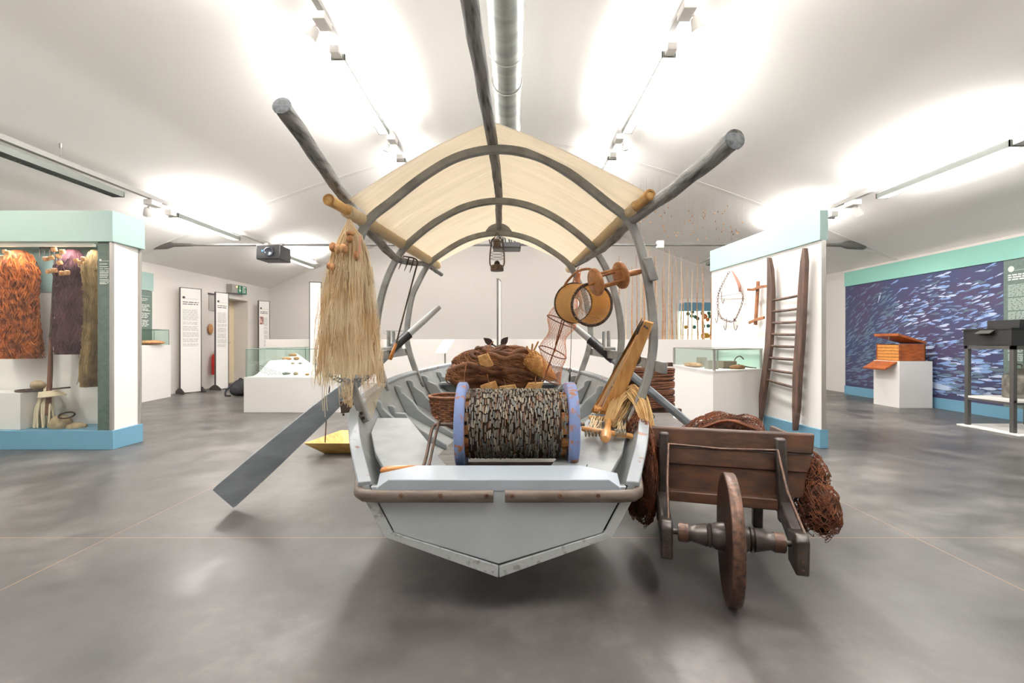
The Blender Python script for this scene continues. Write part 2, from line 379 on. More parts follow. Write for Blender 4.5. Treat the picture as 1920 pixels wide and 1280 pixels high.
# tie rod with cast ends and gusset plates
YT = 8.56; ZT = HC + 181/F*YT
t = thing('tie_rod', 'grey steel tie rod crossing the hall under the vault', 'rod', (0, YT, ZT))
part('rod', MB().tube([(-6.1, YT, ZT), (5.7, YT, ZT)], .02, 10), m_steel, t)
for sgn, xe in ((-1, -6.45), (1, 6.28)):
    part('fork_end', MB().sweep([(xe + sgn*.1, YT, ZT), (xe - sgn*.02, YT, ZT), (xe - sgn*.3, YT, ZT), (xe - sgn*.42, YT, ZT), (xe - sgn*.75, YT, ZT)],
         lambda i: [((.02,.06,.05,.036,.026)[i]*math.cos(a), (.03,.085,.075,.036,.026)[i]*math.sin(a)) for a in [2*PI*j/14 for j in range(14)]]), m_steel, t)
    x0 = XR if sgn > 0 else XL
    part('gusset_plate', MB().prism([(x0, YT+.03, ZT-.17), (x0, YT+.03, ZT-.1), (xe+sgn*.12, YT+.03, ZT+.16), (xe-sgn*.02, YT+.03, ZT+.1), (xe-sgn*.05, YT+.03, ZT-.09)], (0, .03, 0)), m_white, t)
part('clamp', MB().box((2.58, YT-.05, ZT-.06), (2.70, YT+.05, ZT+.07)), m_white, t, bevel=.01)
def projector(name, px, py, wd, ht, label, face):
    Y = YT - .02; c = at(px, py, Y); t = thing(name, label, 'projector', (c.x, c.y, c.z - ht/2))
    part('body', MB().box((c.x-wd/2, Y-.2, c.z-ht/2), (c.x+wd/2, Y+.22, c.z+ht/2)), m_black if face else m_blkm, t, bevel=.02)
    if face:
        part('lens', MB().lathe([(.085,0),(.085,.03),(.07,.035),(.06,.02),(.0,.012)], (c.x+.02, Y-.195, c.z), (0,-1,0)), M('lens glass', (70,74,84), .08, .3), t)
        part('focus_light', MB().blob((c.x-.1, Y-.2, c.z+.02), (.012,.008,.016), 0), emit('blue indicator', (60,120,255), 2), t)
    for sx in (-.3, .3):
        part('bracket', MB().tube([(c.x+wd*sx, Y, c.z+ht/2-.01), (c.x+wd*sx, Y, ZT)], .014).lathe([(.034,-.03),(.034,.03)], (c.x+wd*sx, Y+.02, ZT), (1,0,0), 14), m_alu, t)
    if not face:
        mb = MB(); random.seed(4)
        for k in range(9):
            x = c.x - .28 + .07*k + random.uniform(-.02,.02)
            mb.tube([(x, Y-.05, c.z+ht/2), (x-.03, Y-.08, c.z+ht/2+random.uniform(.1,.3)), (x+.05, Y-.04, c.z+ht/2+random.uniform(.08,.2)), (x+.07, Y, c.z+ht/2)], .011, 6)
        part('cable', mb, m_black, t)
    return t
projector('projector', 513, 476, .42, .26, 'black projector hanging from the tie rod left of the boat', True)
projector('projector', 950, 463, .5, .1, 'small dark projector with tangled cables behind the lantern', False)

# ventilation duct
DX, DZc, DR = -.06, 4.17, .175
t = thing('ventilation_duct', 'round perforated galvanised air duct running under the vault crown', 'duct', (DX, 5, DZc - DR))
segs = [(2.2, 5.15, 1), (5.15, 5.75, 0), (5.75, 6.95, 1), (6.95, 7.5, 0), (7.5, 12.6, 1)]
for a, b, k in segs:
    part('duct_section', MB().lathe([(DR*.93, 0), (DR, .0), (DR, b-a), (DR*.93, b-a)] if k else [(DR*.9,0),(DR*.97, 0), (DR*.97, b-a), (DR*.9,b-a)], (DX, a, DZc), (0,1,0), 40), m_duct, t)
for y in (5.15, 5.75, 6.95, 7.5): part('joint_ring', MB().ring((DX, y, DZc), (1,0,0), (0,0,1), DR + .003, .007, 40), m_alu, t)
for y in (4.0, 6.3, 9.0): part('hanger', MB().tube([(DX, y, DZc + DR - .01), (DX, y, ceil_z(DX))], .004, 6), m_alu, t)

# ---------------------------------------------------------------- lighting tracks
def area(name, loc, rot, sx, sy, wts, parent, colr=WARM):
    l = bpy.data.lights.new(name, 'AREA'); l.shape = 'RECTANGLE'; l.size = sx; l.size_y = sy; l.energy = wts; l.color = colr
    o = bpy.data.objects.new(name, l); C.objects.link(o); o.parent = parent
    o.location = V(loc) - OFF[parent.name]; o.rotation_euler = rot; return o
def luminaire(x, z, y0, y1, side, on, label, dn=None):
    t = thing('luminaire', label, 'light fixture', (x, (y0+y1)/2, z), 'fluorescent luminaires on the ceiling tracks')
    hw = .075; xo = x + side*.05; zb, zt = z - .12, z - .05
    mb = MB().box((xo-hw, y0, zb), (xo-hw+.008, y1, zt)).box((xo+hw-.008, y0, zb), (xo+hw, y1, zt)).box((xo-hw, y0, zb), (xo+hw, y0+.012, zt)).box((xo-hw, y1-.012, zb), (xo+hw, y1, zt))
    part('reflector_frame', mb, m_louver, t)
    n = 34; lv = MB()
    for k in range(1, n):
        y = y0 + (y1-y0)*k/n; lv.box((xo-hw+.008, y-.002, zb), (xo+hw-.008, y+.002, zb+.025))
    part('louvre', lv, m_louver if not on else m_white, t)
    part('diffuser', MB().box((xo-hw+.008, y0+.012, zb+.028), (xo+hw-.008, y1-.012, zb+.04)), m_lamp if on else m_lampoff, t)
    part('driver_box', MB().box((xo-.05, y0-.12, zb+.01), (xo+.05, y0, zt+.02)), m_white, t, bevel=.006)
    if on:
        area('tube light', (xo, (y0+y1)/2, zb - .004), (0, 0, 0), .13, y1-y0-.05, DOWN_W*(on if dn is None else dn), t)
        for k in (-1, 1): area('uplight', (x + k*.11 + side*.03, (y0+y1)/2, zt + .03), (0, PI - k*R(32), 0), .09, y1-y0-.05, UP_W*on/2, t)
    return t
def spot(x, z, y, side, aim, on, label):
    t = thing('spotlight', label, 'spotlight', (x, y, z - .2), 'track spotlights')
    part('gear_box', MB().box((x+side*.02-.06, y-.1, z-.08), (x+side*.02+.06, y+.1, z-.005)), m_white, t, bevel=.006)
    c = V((x + side*.12, y + .03, z - .15)); d = (V(aim) - c).normalized()
    part('stem', MB().tube([(x+side*.06, y, z-.07), (x+side*.11, y+.02, z-.09), c], .012), m_white, t)
    h = part('head', MB().lathe([(.02,-.07),(.035,-.06),(.05,0),(.058,.05),(.05,.05),(.045,.03)], c, d, 20), m_white, t)
    part('bulb', MB().lathe([(.046,.02),(.05,.045),(.03,.058),(0,.062)], c, d, 20), m_bulb if on else m_lampoff, h)
    if on:
        l = bpy.data.lights.new('spot beam', 'SPOT'); l.energy = SPOT_W*on; l.spot_size = R(75); l.spot_blend = .7; l.color = (1,.86,.68); l.shadow_soft_size = .05
        o = bpy.data.objects.new('spot beam', l); C.objects.link(o); o.parent = t; o.location = c + d*.08 - OFF[t.name]
        o.rotation_euler = d.to_track_quat('-Z', 'Y').to_euler()
    return t
def track(x, z, y0, y1, label, cords):
    t = thing('lighting_track', label, 'lighting track', (x, 6, z), 'ceiling lighting tracks')
    part('rail', MB().box((x-.03, y0, z), (x+.03, y1, z+.06)), m_track, t, bevel=.004)
    for y in cords:
        cz = ceil_z(x)
        part('suspension_wire', MB().tube([(x, y, z+.05), (x, y, cz)], .004, 6).lathe([(.012,-.05),(.012,.0)], (x, y, cz), (0,0,1), 10).lathe([(.014,0),(.006,.04)], (x, y, z+.06), (0,0,1), 10), m_alu, t)
xi, zi = -1.8, 4.16
track(xi, zi, -2, 12.4, 'white ceiling track just left of the round duct', (1.5, 3.6, 5.85, 8.35, 10.6))
track(1.62, 4.19, -2, 12.4, 'white ceiling track just right of the round duct', (1.5, 3.6, 5.95, 8.4, 10.6))
track(-5.03, 3.03, -2, 12.6, 'white ceiling track running above the netted showcase on the left', (1.5, 3.4, 5.35, 8.3, 10.6, 12.3))
track(4.95, 3.10, -2, 12.6, 'white ceiling track running above the ladder partition on the right', (1.5, 3.4, 5.9, 8.4, 10.9))
luminaire(xi, zi, 5.1, 6.95, -1, 1.25, 'glowing luminaire on the track left of the duct, above the left pole', 2.0)
luminaire(xi, zi, 8.0, 9.85, -1, .25, 'dim short looking luminaire left of the duct, just behind the awning', .35)
luminaire(xi, zi, 2.2, 3.95, -1, 1.0, 'luminaire on the left inner track directly overhead', .4)
luminaire(xi, zi, -.7, 1.15, -1, 1.3, 'luminaire on the left inner track behind the viewer', .3)
luminaire(1.62, 4.19, 5.1, 6.98, 1, 1.25, 'glowing luminaire on the track right of the duct, above the right pole', 2.0)
luminaire(1.62, 4.19, 8.0, 9.85, 1, .25, 'dim short looking luminaire right of the duct, just behind the awning', .35)
luminaire(1.62, 4.19, 2.2, 3.95, 1, 1.0, 'luminaire on the right inner track directly overhead', .4)
luminaire(1.62, 4.19, -.7, 1.15, 1, 1.3, 'luminaire on the right inner track behind the viewer', .3)
luminaire(xi, zi, 10.6, 12.3, -1, .12, 'far luminaire on the left inner track, hidden behind the awning', .15)
luminaire(1.62, 4.19, 10.6, 12.3, 1, .12, 'far luminaire on the right inner track, hidden behind the awning', .15)
luminaire(-5.03, 3.03, 4.4, 6.2, -1, 0, 'unlit grey luminaire above the netted showcase at the left edge')
luminaire(-5.03, 3.03, 7.2, 8.85, -1, .42, 'lit luminaire behind the teal showcase header on the left')
luminaire(-5.03, 3.03, 10.6, 12.2, -1, .2, 'far luminaire behind the hanging black projector')
luminaire(-5.03, 3.03, 1.0, 2.8, -1, .7, 'luminaire on the left outer track beside the viewer')
luminaire(4.95, 3.10, 4.75, 6.5, 1, .38, 'lit luminaire at the right edge above the wooden box')
luminaire(4.95, 3.10, 7.55, 9.2, 1, .2, 'luminaire half hidden behind the ladder partition header')
luminaire(4.95, 3.10, 10.6, 12.2, 1, 0, 'far unlit luminaire above the bamboo rods')
luminaire(4.95, 3.10, 1.0, 2.8, 1, .7, 'luminaire on the right outer track beside the viewer')
spot(xi, zi, 4.6, -1, (-3.6, 4.6, 1.4), .8, 'bright spotlight on the left inner track at the top of the picture')
spot(xi, zi, 7.3, -1, (-3.4, 8.0, .6), 0, 'small unlit spotlight left of the awning top')
spot(1.62, 4.19, 4.5, 1, (2.9, 5.2, 1.4), .8, 'bright spotlight on the right inner track at the top of the picture')
spot(1.62, 4.19, 7.35, 1, (2.6, 8.0, .8), 0, 'small unlit spotlight right of the awning top')
spot(-5.03, 3.03, 6.75, -1, (-6.3, 8.6, 1.0), .5, 'white spotlight left of the lit luminaire above the teal header')
spot(4.95, 3.10, 7.0, 1, (6.5, 7.8, 1.0), .7, 'glowing spotlight just right of the partition header')
spot(-5.03, 3.03, 3.4, -1, (-4.6, 4.75, 1.6), .8, 'spotlight beside the viewer aimed at the netted showcase')

# ================================================================ the boat
ST = [(1.85,.53,.495,.44,.30,.145),(2.2,.672,.575,.53,.35,.13),(2.5,.775,.664,.62,.40,.125),(2.85,.805,.72,.67,.45,.13),(3.25,.80,.755,.69,.50,.135),
      (3.6,.775,.775,.68,.54,.15),(4.0,.715,.79,.62,.58,.18),(4.4,.61,.805,.52,.62,.225),(4.7,.50,.82,.41,.65,.27),(5.05,.30,.845,.22,.70,.34),(5.35,.035,.87,.03,.77,.45)]
def st(Y):
    for a, b in zip(ST, ST[1:]):
        if Y <= b[0]:
            k = (Y - a[0]) / (b[0] - a[0]); return [p + (q - p) * k for p, q in zip(a, b)]
    return list(ST[-1])
def B(u, Y, z): return V((u - .0278 * Y, Y, z))
def cat(pts, n=8):
    pts = [V(p) for p in pts]; out = []
    for i in range(len(pts) - 1):
        p0, p1, p2, p3 = pts[max(i-1,0)], pts[i], pts[i+1], pts[min(i+2,len(pts)-1)]
        for j in range(n):
            t = j / n
            out.append(.5*((2*p1) + (p2-p0)*t + (2*p0-5*p1+4*p2-p3)*t*t + (3*p1-p0-3*p2+p3)*t**3))
    out.append(pts[-1]); return out
boat = thing('rowing_boat', 'grey painted wooden fishing boat with three hoops, its stern toward the viewer', 'boat', (-.08, 3.3, 0))
YS = [1.85 + .1*i for i in range(36)]
TH = .03
for s in (-1, 1):
    mb = MB(); mb.loft([[B(s*q[1],y,q[2]), B(s*q[3],y,q[4]), B(s*(q[3]-TH),y,q[4]+.008), B(s*max(q[1]-TH,.004),y,q[2])] for y, q in ((y, st(y)) for y in YS)])
    part('side_plank', mb, m_boatin, boat)
    mb = MB(); mb.loft([[B(s*q[3],y,q[4]), B(0,y,q[5]), B(0,y,q[5]+.042), B(s*max(q[3]-TH,.003),y,q[4]+.018)] for y, q in ((y, st(y)) for y in YS)])
    part('bottom_plank', mb, m_boatin, boat)
    part('gunwale', MB().bar([B(s*(max(q[1]-.014, .0)),y,q[2]+.006) for y, q in ((y, st(y)) for y in YS)], .05, .022), m_rim, boat, bevel=.004)
q0 = st(1.85)
# transom board, set inside the plank ends with open cracks along its lower edges
g = .030
tp = [(-(q0[1]-.036), .492), (-(q0[3]-.040), q0[4]+.014), (0, q0[5]+.050), (q0[3]-.043, q0[4]+.014), (q0[1]-.038, .492)]
part('transom', MB().prism([B(u, 1.845, z) for u, z in tp], (0, .035, 0)), m_trans, boat, bevel=.003)
part('crack_filler', MB().prism([B(u*1.06, 1.862, z - (.012 if z < .45 else 0)) for u, z in tp], (0, .01, 0)), m_crack, boat, 'dark open crack round the transom board')
fr = MB()
for s in (-1, 1):
    fr.prism([B(s*(q0[1]-.002),1.84,.47), B(s*(q0[3]-.002),1.84,q0[4]), B(s*(q0[3]-.036),1.84,q0[4]+.012), B(s*(q0[1]-.044),1.84,.47)], (0,.012,0))
    k = .037 if s < 0 else .034
    fr.prism([B(s*(q0[3]-.002),1.84,q0[4]), B(s*.003,1.84,q0[5]), B(s*.003,1.84,q0[5]+k+.008), B(s*(q0[3]-.036),1.84,q0[4]+k*.42)], (0,.012,0))
part('plank_ends', fr, M('chipped pale plank end', (186,192,194), .6, c2=(150,152,150), scale=30, lo=.58, hi=.66, bump=.4), boat, bevel=.002)
cp = MB(); rg = []
for y, a, b, zt in ((1.842, .425, .47, .520), (1.98, .335, .49, .540)):
    rg.append([B(-b,y,zt-.045), B(-b,y,zt-.032), B(-a,y,zt), B(a,y,zt), B(b,y,zt-.032), B(b,y,zt-.045)])
cp.loft(rg); part('transom_cap', cp, m_cap, boat, 'freshly painted whitish board on top of the transom', bevel=.003)
for s, u1, sx in ((-1, -.02, (752,826,912)), (1, .024, (960,1050,1122))):
    path = [B(s*.585,2.02,.492), B(s*.562,1.92,.476), B(s*.545,1.86,.468), B(s*.515,1.832,.463), B(s*.46,1.826,.461), B(u1,1.826,.461)]
    rr = part('rub_rail', MB().sweep(path, lambda i: [(.016*math.cos(a), .025*math.sin(a)) for a in [2*PI*j/12 for j in range(12)]]), m_rub, boat, bevel=0)
    for px in sx:
        c = at(px, 929, 1.808); part('screw', MB().lathe([(.009,0),(.009,.004),(.005,.006),(.004,.002),(0,.002)], c + V((0,.003,0)), (0,-1,0), 12), m_screw, rr)
# knees
for s in (-1, 1):
    for y, ut in ((2.62,.30),(2.9,.44),(3.12,.34),(3.42,.30),(3.72,.32),(4.06,.26),(4.38,.2)):
        q = st(y); gi, ci = q[1]-TH-.002, q[3]-TH; zb = lambda u: q[5]+.045 + (q[4]-.025-q[5]) * u / max(ci,.01)
        big = 1.0 if y not in (2.62, 3.12) else .75
        top = q[2] - (.03 if big == 1 else .11)
        gt = ci + (gi-ci)*(top-q[4])/(q[2]-q[4])
        pl = [(gt, top), (ci, q[4]+.01), (ut, zb(ut)), (ut, zb(ut)+.035), (ut+.5*(ci-ut), zb(ut+.5*(ci-ut))+.05), (ci-.085, q[4]+.045), (ci-.05, q[4]+.1), (gt-.055, top-.045), (gt-.05, top-.012), (gt-.03, top+.003)]
        part('knee', MB().prism([B(s*u, y-.018, z) for u, z in pl], (0,.036,0)), m_boat, boat, bevel=.006)
# stern seats
for s in (-1, 1):
    top = [(.465,1.985,.512),(.565,2.2,.54),(.665,2.5,.575),(.715,2.83,.60),(.53,2.83,.60),(.36,2.4,.558),(.195,1.985,.512)]
    mb = MB(); n = len(top)
    mb.add([B(s*u,y,z) for u,y,z in top] + [B(s*u,y,z-.022) for u,y,z in top], [tuple(range(n)), tuple(range(2*n-1,n-1,-1))] + [(i,n+i,n+(i+1)%n,(i+1)%n) for i in range(n)])
    part('stern_seat', mb, m_boatin, boat, bevel=.003)
    if s > 0: part('seat_joint', MB().bar([B(s*.36,1.99,.5135), B(s*.6,2.82,.6)], .004, .002), m_crack, boat)
fb = MB()
for k in range(8):
    y = 2.3 + k*.225; hw = .43 if y > 2.45 else .38
    fb.box(B(-hw, y, .325), B(hw, y+.22, .352))
part('floorboards', fb, m_board, boat, bevel=.004)
rg = []
for y in (4.3, 4.5, 4.7, 4.95, 5.2):
    q = st(y); u = q[3]-.02 + .06*(q[1]-q[3]); rg.append([B(-u,y,.655+.03*(y-4.2)), B(u,y,.655+.03*(y-4.2)), B(u,y,.68+.03*(y-4.2)), B(-u,y,.68+.03*(y-4.2))])
part('foredeck', MB().loft(rg), m_boatin, boat, bevel=.004)
part('keel_block', MB().box(B(-.12,2.6,0), B(.12,2.75,.13)).box(B(-.12,3.9,0), B(.12,4.05,.175)), m_board, boat)
# hoops
H1 = [(.705,.62),(.797,.88),(.822,1.1),(.79,1.39),(.712,1.66),(.56,1.80),(.37,1.945),(.2,2.035),(0,2.07)]
H2 = [(.76,.715),(.825,.98),(.822,1.2),(.765,1.45),(.665,1.65),(.52,1.79),(.35,1.905),(.18,1.975),(0,2.0)]
H3 = [(.635,.67),(.70,.83),(.752,1.0),(.765,1.14),(.725,1.41),(.665,1.55),(.585,1.69),(.46,1.79),(.3,1.885),(.15,1.935),(0,1.95)]
for y, H in ((2.55,H1),(3.25,H2),(4.0,H3)):
    pts = [B(-u,y,z) for u, z in H] + [B(u,y,z) for u, z in reversed(H[:-1])]
    pts = cat(pts, 6)
    h = part('hoop', MB().bar(pts, .034, .044, up=(0,0,1) if 0 else (1,0,0)), m_hoop, boat, bevel=.006)
    if y > 3.9: part('ridge_saddle', MB().prism([B(-.11,y-.02,1.965), B(.11,y-.02,1.965), B(.085,y-.02,2.0), B(.04,y-.02,2.03), B(-.04,y-.02,2.03), B(-.085,y-.02,2.0)], (0,.04,0)), m_hoop, h, bevel=.004)
    for s in (-1,1):
        for z in (.0,.05):
            u0, z0 = H[0]; u1, z1 = H[1]; k = .1 + z*2
            part('bolt', MB().lathe([(.009,0),(.009,.005),(0,.007)], B(s*(u0+(u1-u0)*k), y-.017, z0+(z1-z0)*k), (0,-1,0), 10), m_iron, h)
part('hoop_bracket', MB().obox(B(.797,2.535,1.43), (.024,0,.004), (0,.028,0), (-.018,0,.06)), m_hoop, boat, bevel=.005)
# ridge and side poles
def wob(pts, r, seed, n=14):
    random.seed(seed); p = cat(pts, 8); out = []; rr = []
    for i, q in enumerate(p):
        k = i/(len(p)-1)
        out.append(q + V((noise.noise((i*.35, seed, 0)), 0, noise.noise((i*.35, seed, 9)))) * .008); rr.append((r[0]+(r[1]-r[0])*k) * (1 + .09*noise.noise((i*.5, seed, 4))))
    return MB().tube(out, rr, n)
poleR = wob([B(-.127,1.25,2.235), B(-.095,1.7,2.195), B(-.036,2.55,2.12), B(0,3.25,2.045), B(.0,4.0,1.995), B(.0,4.2,1.98)], (.036,.02), 1)
part('ridge_pole', poleR, m_pole, boat)
pl = [at(528,198,1.77), at(600,303,2.1), at(670,405,2.55), at(722,465,2.95), at(752,488,3.3), at(800,497,4.02), at(828,515,4.3)]
pr = [at(1378,261,1.65), at(1285,338,2.0), at(1187,412,2.55), at(1143,455,2.95), at(1112,478,3.35), at(1080,497,4.02)]
for nm, p, rr, sd in (('left', pl, (.033,.017), 2), ('right', pr, (.034,.018), 3)):
    o = part('side_pole', wob(p, rr, sd), m_pole, boat)
    d = (p[0]-p[1]).normalized(); c = p[0]
    part('pole_end', MB().lathe([(rr[0]*1.06,-.004),(rr[0]*1.06,.001),(rr[0]*.7,.004),(0,.005)], c, d, 16), m_poleend, o, 'cracked sawn end face')
# rails and thole pins
for s in (-1, 1):
    part('side_rail', MB().bar([B(s*.775,4.1,.965), B(s*.845,3.25,.952), B(s*.838,2.42,.916)], .028, .06), m_hoop, boat, bevel=.004)
    part('thole_block', MB().bar([B(s*.80,3.82,1.0), B(s*.82,3.5,.995)], .07, .026), m_hoop, boat, bevel=.004)
    for y in (3.74, 3.58): part('thole_pin', MB().lathe([(.015,0),(.014,.14),(.01,.15)], B(s*.82,y,.98), (0,0,1), 10), m_hoop, boat)
    part('thole_pin', MB().lathe([(.015,0),(.014,.13),(.01,.14)], B(s*.845,2.95,.955), (0,0,1), 10), m_hoop, boat)

# ---------------------------------------------------------------- awning
aw = thing('canvas_awning', 'cream canvas awning stretched over the boat hoops and ridge pole', 'awning', (-.09, 3.3, 1.7))
def poleridge(Y): return 2.12 - .09*(Y-2.55) if Y < 3.25 else 2.057 - .075*(Y-3.25)
LA, LB_ = at(653,372,2.33), at(815,497,4.32)
RA, RB_ = at(1213,362,2.33), at(1072,500,4.32)
RGA, RGB = V((-.105,2.41,2.158)), V((-.112,4.36,2.01))
def cv(t, s):
    e = (LA.lerp(LB_, s) if t < 0 else RA.lerp(RB_, s)); r = RGA.lerp(RGB, s); a = abs(t)
    p = r.lerp(e, a); p.z += .022*math.sin(PI*a)
    fl = noise.noise((s*26, a*1.2 + (5 if t < 0 else 0), 0))
    p.z += .012*fl*(a**.6)*(1-.4*a) + .006*noise.noise((s*60, a*.6 + (9 if t < 0 else 0), 3))*a; p.z += .008*math.sin(PI*s*2.0*1.5)*math.sin(PI*a)
    return p
NT, NS = 32, 110
mb = MB(); mb.add([cv(-1 + 2*i/NT, j/NS) for j in range(NS+1) for i in range(NT+1)], [(j*(NT+1)+i, j*(NT+1)+i+1, (j+1)*(NT+1)+i+1, (j+1)*(NT+1)+i) for j in range(NS) for i in range(NT)])
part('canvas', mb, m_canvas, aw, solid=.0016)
for ends, sl in (((at(616,369,2.16), at(822,496,4.36)), (LA, LB_)), ((at(1219,360,2.24), at(1066,503,4.36)), (RA, RB_))):
    a, b = ends; off = V((0,0,-.012))
    p = part('bamboo_pole', MB().tube([a.lerp(b, k/16)+off for k in range(17)], [.024 + (.003 if k % 4 == 0 else 0) for k in range(17)], 14), m_bamboo, aw)
    d = (a-b).normalized(); part('pole_mouth', MB().lathe([(.025,-.002),(.025,.003),(.017,.003),(.016,-.01),(0,-.01)], a+off, d, 16), M('cut bamboo end', (150,108,52), .7), p)
    k0, k1 = .09, .985
    pts = [a.lerp(b, k0+(k1-k0)*k/40)+off for k in range(41)]
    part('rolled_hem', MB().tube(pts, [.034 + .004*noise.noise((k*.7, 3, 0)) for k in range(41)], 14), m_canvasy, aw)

# ---------------------------------------------------------------- oars
def oar(side, tip, piv, hnd, label):
    t = thing('oar', label, 'oar', (tip.x, tip.y, 0), None)
    d = (piv-tip).normalized(); L = (hnd-tip).length
    wv = V((0,0,1)) - d*d.z; wv.normalize(); nv = d.cross(wv).normalized()
    if abs(nv.y) < .2: pass
    bl = 1.55
    bm = MB(); rg = []
    for k, wd, th in ((0,.085,.007),(.02,.09,.008),(.3,.086,.010),(.75,.07,.013),(1.0,.052,.016),(bl,.03,.022),(L*.72,.027,.025)) if side < 0 else ((0,.08,.007),(.02,.085,.008),(.25,.08,.010),(.42,.05,.014),(.55,.026,.024),(L*.72,.025,.025)):
        c = tip + d*k; rg.append([c+wv*wd-nv*th*.6, c+nv*0-nv*th*1.0, c-wv*wd-nv*th*.6, c-wv*wd+nv*th*.6, c+nv*th, c+wv*wd+nv*th*.6])
    part('blade', bm.loft(rg), m_oar, t, bevel=.002)
    c0 = tip + d*(L*.70)
    part('loom', MB().tube([c0, tip+d*(L*.9), tip+d*(L-.0)], [.026,.026,.02], 14), m_oarl, t, 'pale grey round handle end')
    pv = (piv-tip).length
    part('leather_collar', MB().tube([tip+d*(pv-.12+.04*k) for k in range(7)], [.034,.036,.034,.035,.034,.035,.037], 14), m_black, t, 'black wrapped collar at the pins')
    return t
tipL, pivL, hndL = at(418,935,2.97), at(745,645,3.62), at(825,578,3.83)
oar(-1, tipL, pivL, hndL, 'grey oar on the left, its long blade reaching the floor')
tipR, pivR, hndR = at(1440,920,3.05), at(1128,655,3.62), at(1068,602,3.85)
oar(1, tipR, pivR, hndR, 'grey oar on the right, passing behind the wheelbarrow')

# ================================================================ things in and on the boat
def bsurf(c, rad, th, ph, amp, freq, seed, k=1.0, squash=None):
    d = V((math.sin(th)*math.cos(ph), math.sin(th)*math.sin(ph), math.cos(th)))
    q = k * (1 + amp * noise.fractal(d*freq + V((seed*7.3, seed*3.1, 0)), 1.2, 2.0, 2))
    p = V((d.x*rad[0], d.y*rad[1], d.z*rad[2])) * q
    if squash is not None and p.z < -squash: p.z = -squash
    return V(c) + p
def twine_over(mb, c, rad, amp, freq, seed, n, r, k=1.03, steps=14, spin=2.2, squash=None, tn=4):
    random.seed(seed*13 + 5)
    for _ in range(n):
        th = random.uniform(.25, 2.5); ph = random.uniform(0, 2*PI); dv = random.choice((-1,1))*random.uniform(.4,1)*spin; dt = random.uniform(-.5,.5); kk = k*random.uniform(.97,1.05)
        pts = [bsurf(c, rad, min(max(th + dt*j/steps + .12*math.sin(j*.9+ph), .05), 3.0), ph + dv*j/steps, amp, freq, seed, kk, squash) for j in range(steps+1)]
        mb.tube(pts, r*random.uniform(.7,1.2), tn)
# --- reel
RC = V((.0225, 2.215, .668)); RR = .195
reel = thing('net_reel', 'big wooden reel with worn blue flanges, wound with a dark leaded net', 'reel', (RC.x, RC.y, .352))
XA, XB = -.248, .29
for x0, x1 in ((XA, XA+.042), (XB-.045, XB)):
    part('flange', MB().lathe([(.03,0),(RR-.006,0),(RR,.006),(RR,x1-x0-.006),(RR-.006,x1-x0),(.03,x1-x0)], (x0, RC.y, RC.z), (1,0,0), 40), m_reelblue, reel)
for k in range(16):
    a = 2*PI*k/16; d = V((0, math.cos(a), math.sin(a))); c = V(((XA+XB)/2, RC.y, RC.z))
    part('slat', MB().obox(c + d*.139, ((XB-XA)/2-.04,0,0), d*.007, V((0,-math.sin(a),math.cos(a)))*.02), m_slat, reel)
pr_ = []
for k in range(60):
    f = k/59; pr_.append((.153 + .004*noise.noise((k*.9,1,2)) - (.014 if k in (0,59) else 0), f*(XB-XA-.125)))
part('wound_net', MB().lathe(pr_, (XA+.055, RC.y, RC.z), (1,0,0), 48), m_bnet, reel)
random.seed(11)
leads = []; xcol = XA+.052
while xcol < XB-.054:
    a = random.uniform(0, .2)
    while a < 4.1:
        ang = -.9 + a                       # measured from straight toward the viewer, upward
        edge = min(xcol-XA-.045, XB-.06-xcol)
        if random.random() < (.88 if edge > .035 else .45): leads.append((xcol + random.uniform(-.0022,.0022), ang, random.uniform(.013,.018), random.choice((0,0,0,0,1,1,2,3,3))))
        a += random.uniform(.20, .27)
    xcol += random.uniform(.0062, .0074)
def lead(mb, x, ang, hl, m):
    d = V((0,-math.cos(ang),math.sin(ang))); tg = V((random.uniform(-.12,.12), math.sin(ang), math.cos(ang))); c = V((x, RC.y, RC.z)) + d*(.1600+random.uniform(0,.004))
    sx = V((.0026,0,0)); mb.obox(c, sx, tg.normalized()*hl, d*.0026, m)
leads.sort(key=lambda q: abs(q[1]-.45))
wm = [m_w1, m_w2, m_w3, m_w4]
for q in leads[:100]:
    mb = MB(); lead(mb, q[0], q[1], q[2], 0); part('lead_weight', mb, wm[q[3]], reel)
mb = MB()
for q in leads[100:]: lead(mb, *q)
o = part('lead_weight_rows', mb, wm, reel); o['kind'] = 'stuff'
part('axle', MB().tube([(XA-.1, RC.y, RC.z), (XB+.045, RC.y, RC.z)], .008, 10), m_rust, reel)
part('cradle', MB().box((XA+.02, RC.y-.07, .353), (XB-.02, RC.y+.07, .478)), m_bnet, reel, bevel=.005)
xr = XA-.1
ck = part('crank', MB().tube(cat([(xr+.02, RC.y, RC.z), (xr-.0, RC.y-.005, RC.z), (xr-.018, RC.y-.02, RC.z-.02), (xr-.024, RC.y-.12, RC.z-.11), (xr-.026, RC.y-.205, RC.z-.150)], 5), .0075, 10), m_rust, reel)
part('crank_brace', MB().tube([(xr+.012, RC.y, RC.z+.015), (xr-.002, RC.y-.1, RC.z-.09), (xr-.006, RC.y-.19, RC.z-.16)], .0065, 10), m_rust, reel)
ch = V((xr-.03, RC.y-.21, RC.z-.140))
part('crank_handle', MB().lathe([(.007,0),(.008,.028),(.0095,.03),(.011,.06),(.015,.11),(.0165,.145),(.012,.165),(.002,.172)], ch, (-1,-.05,-.09), 18), m_handle, reel, 'varnished wooden crank handle')
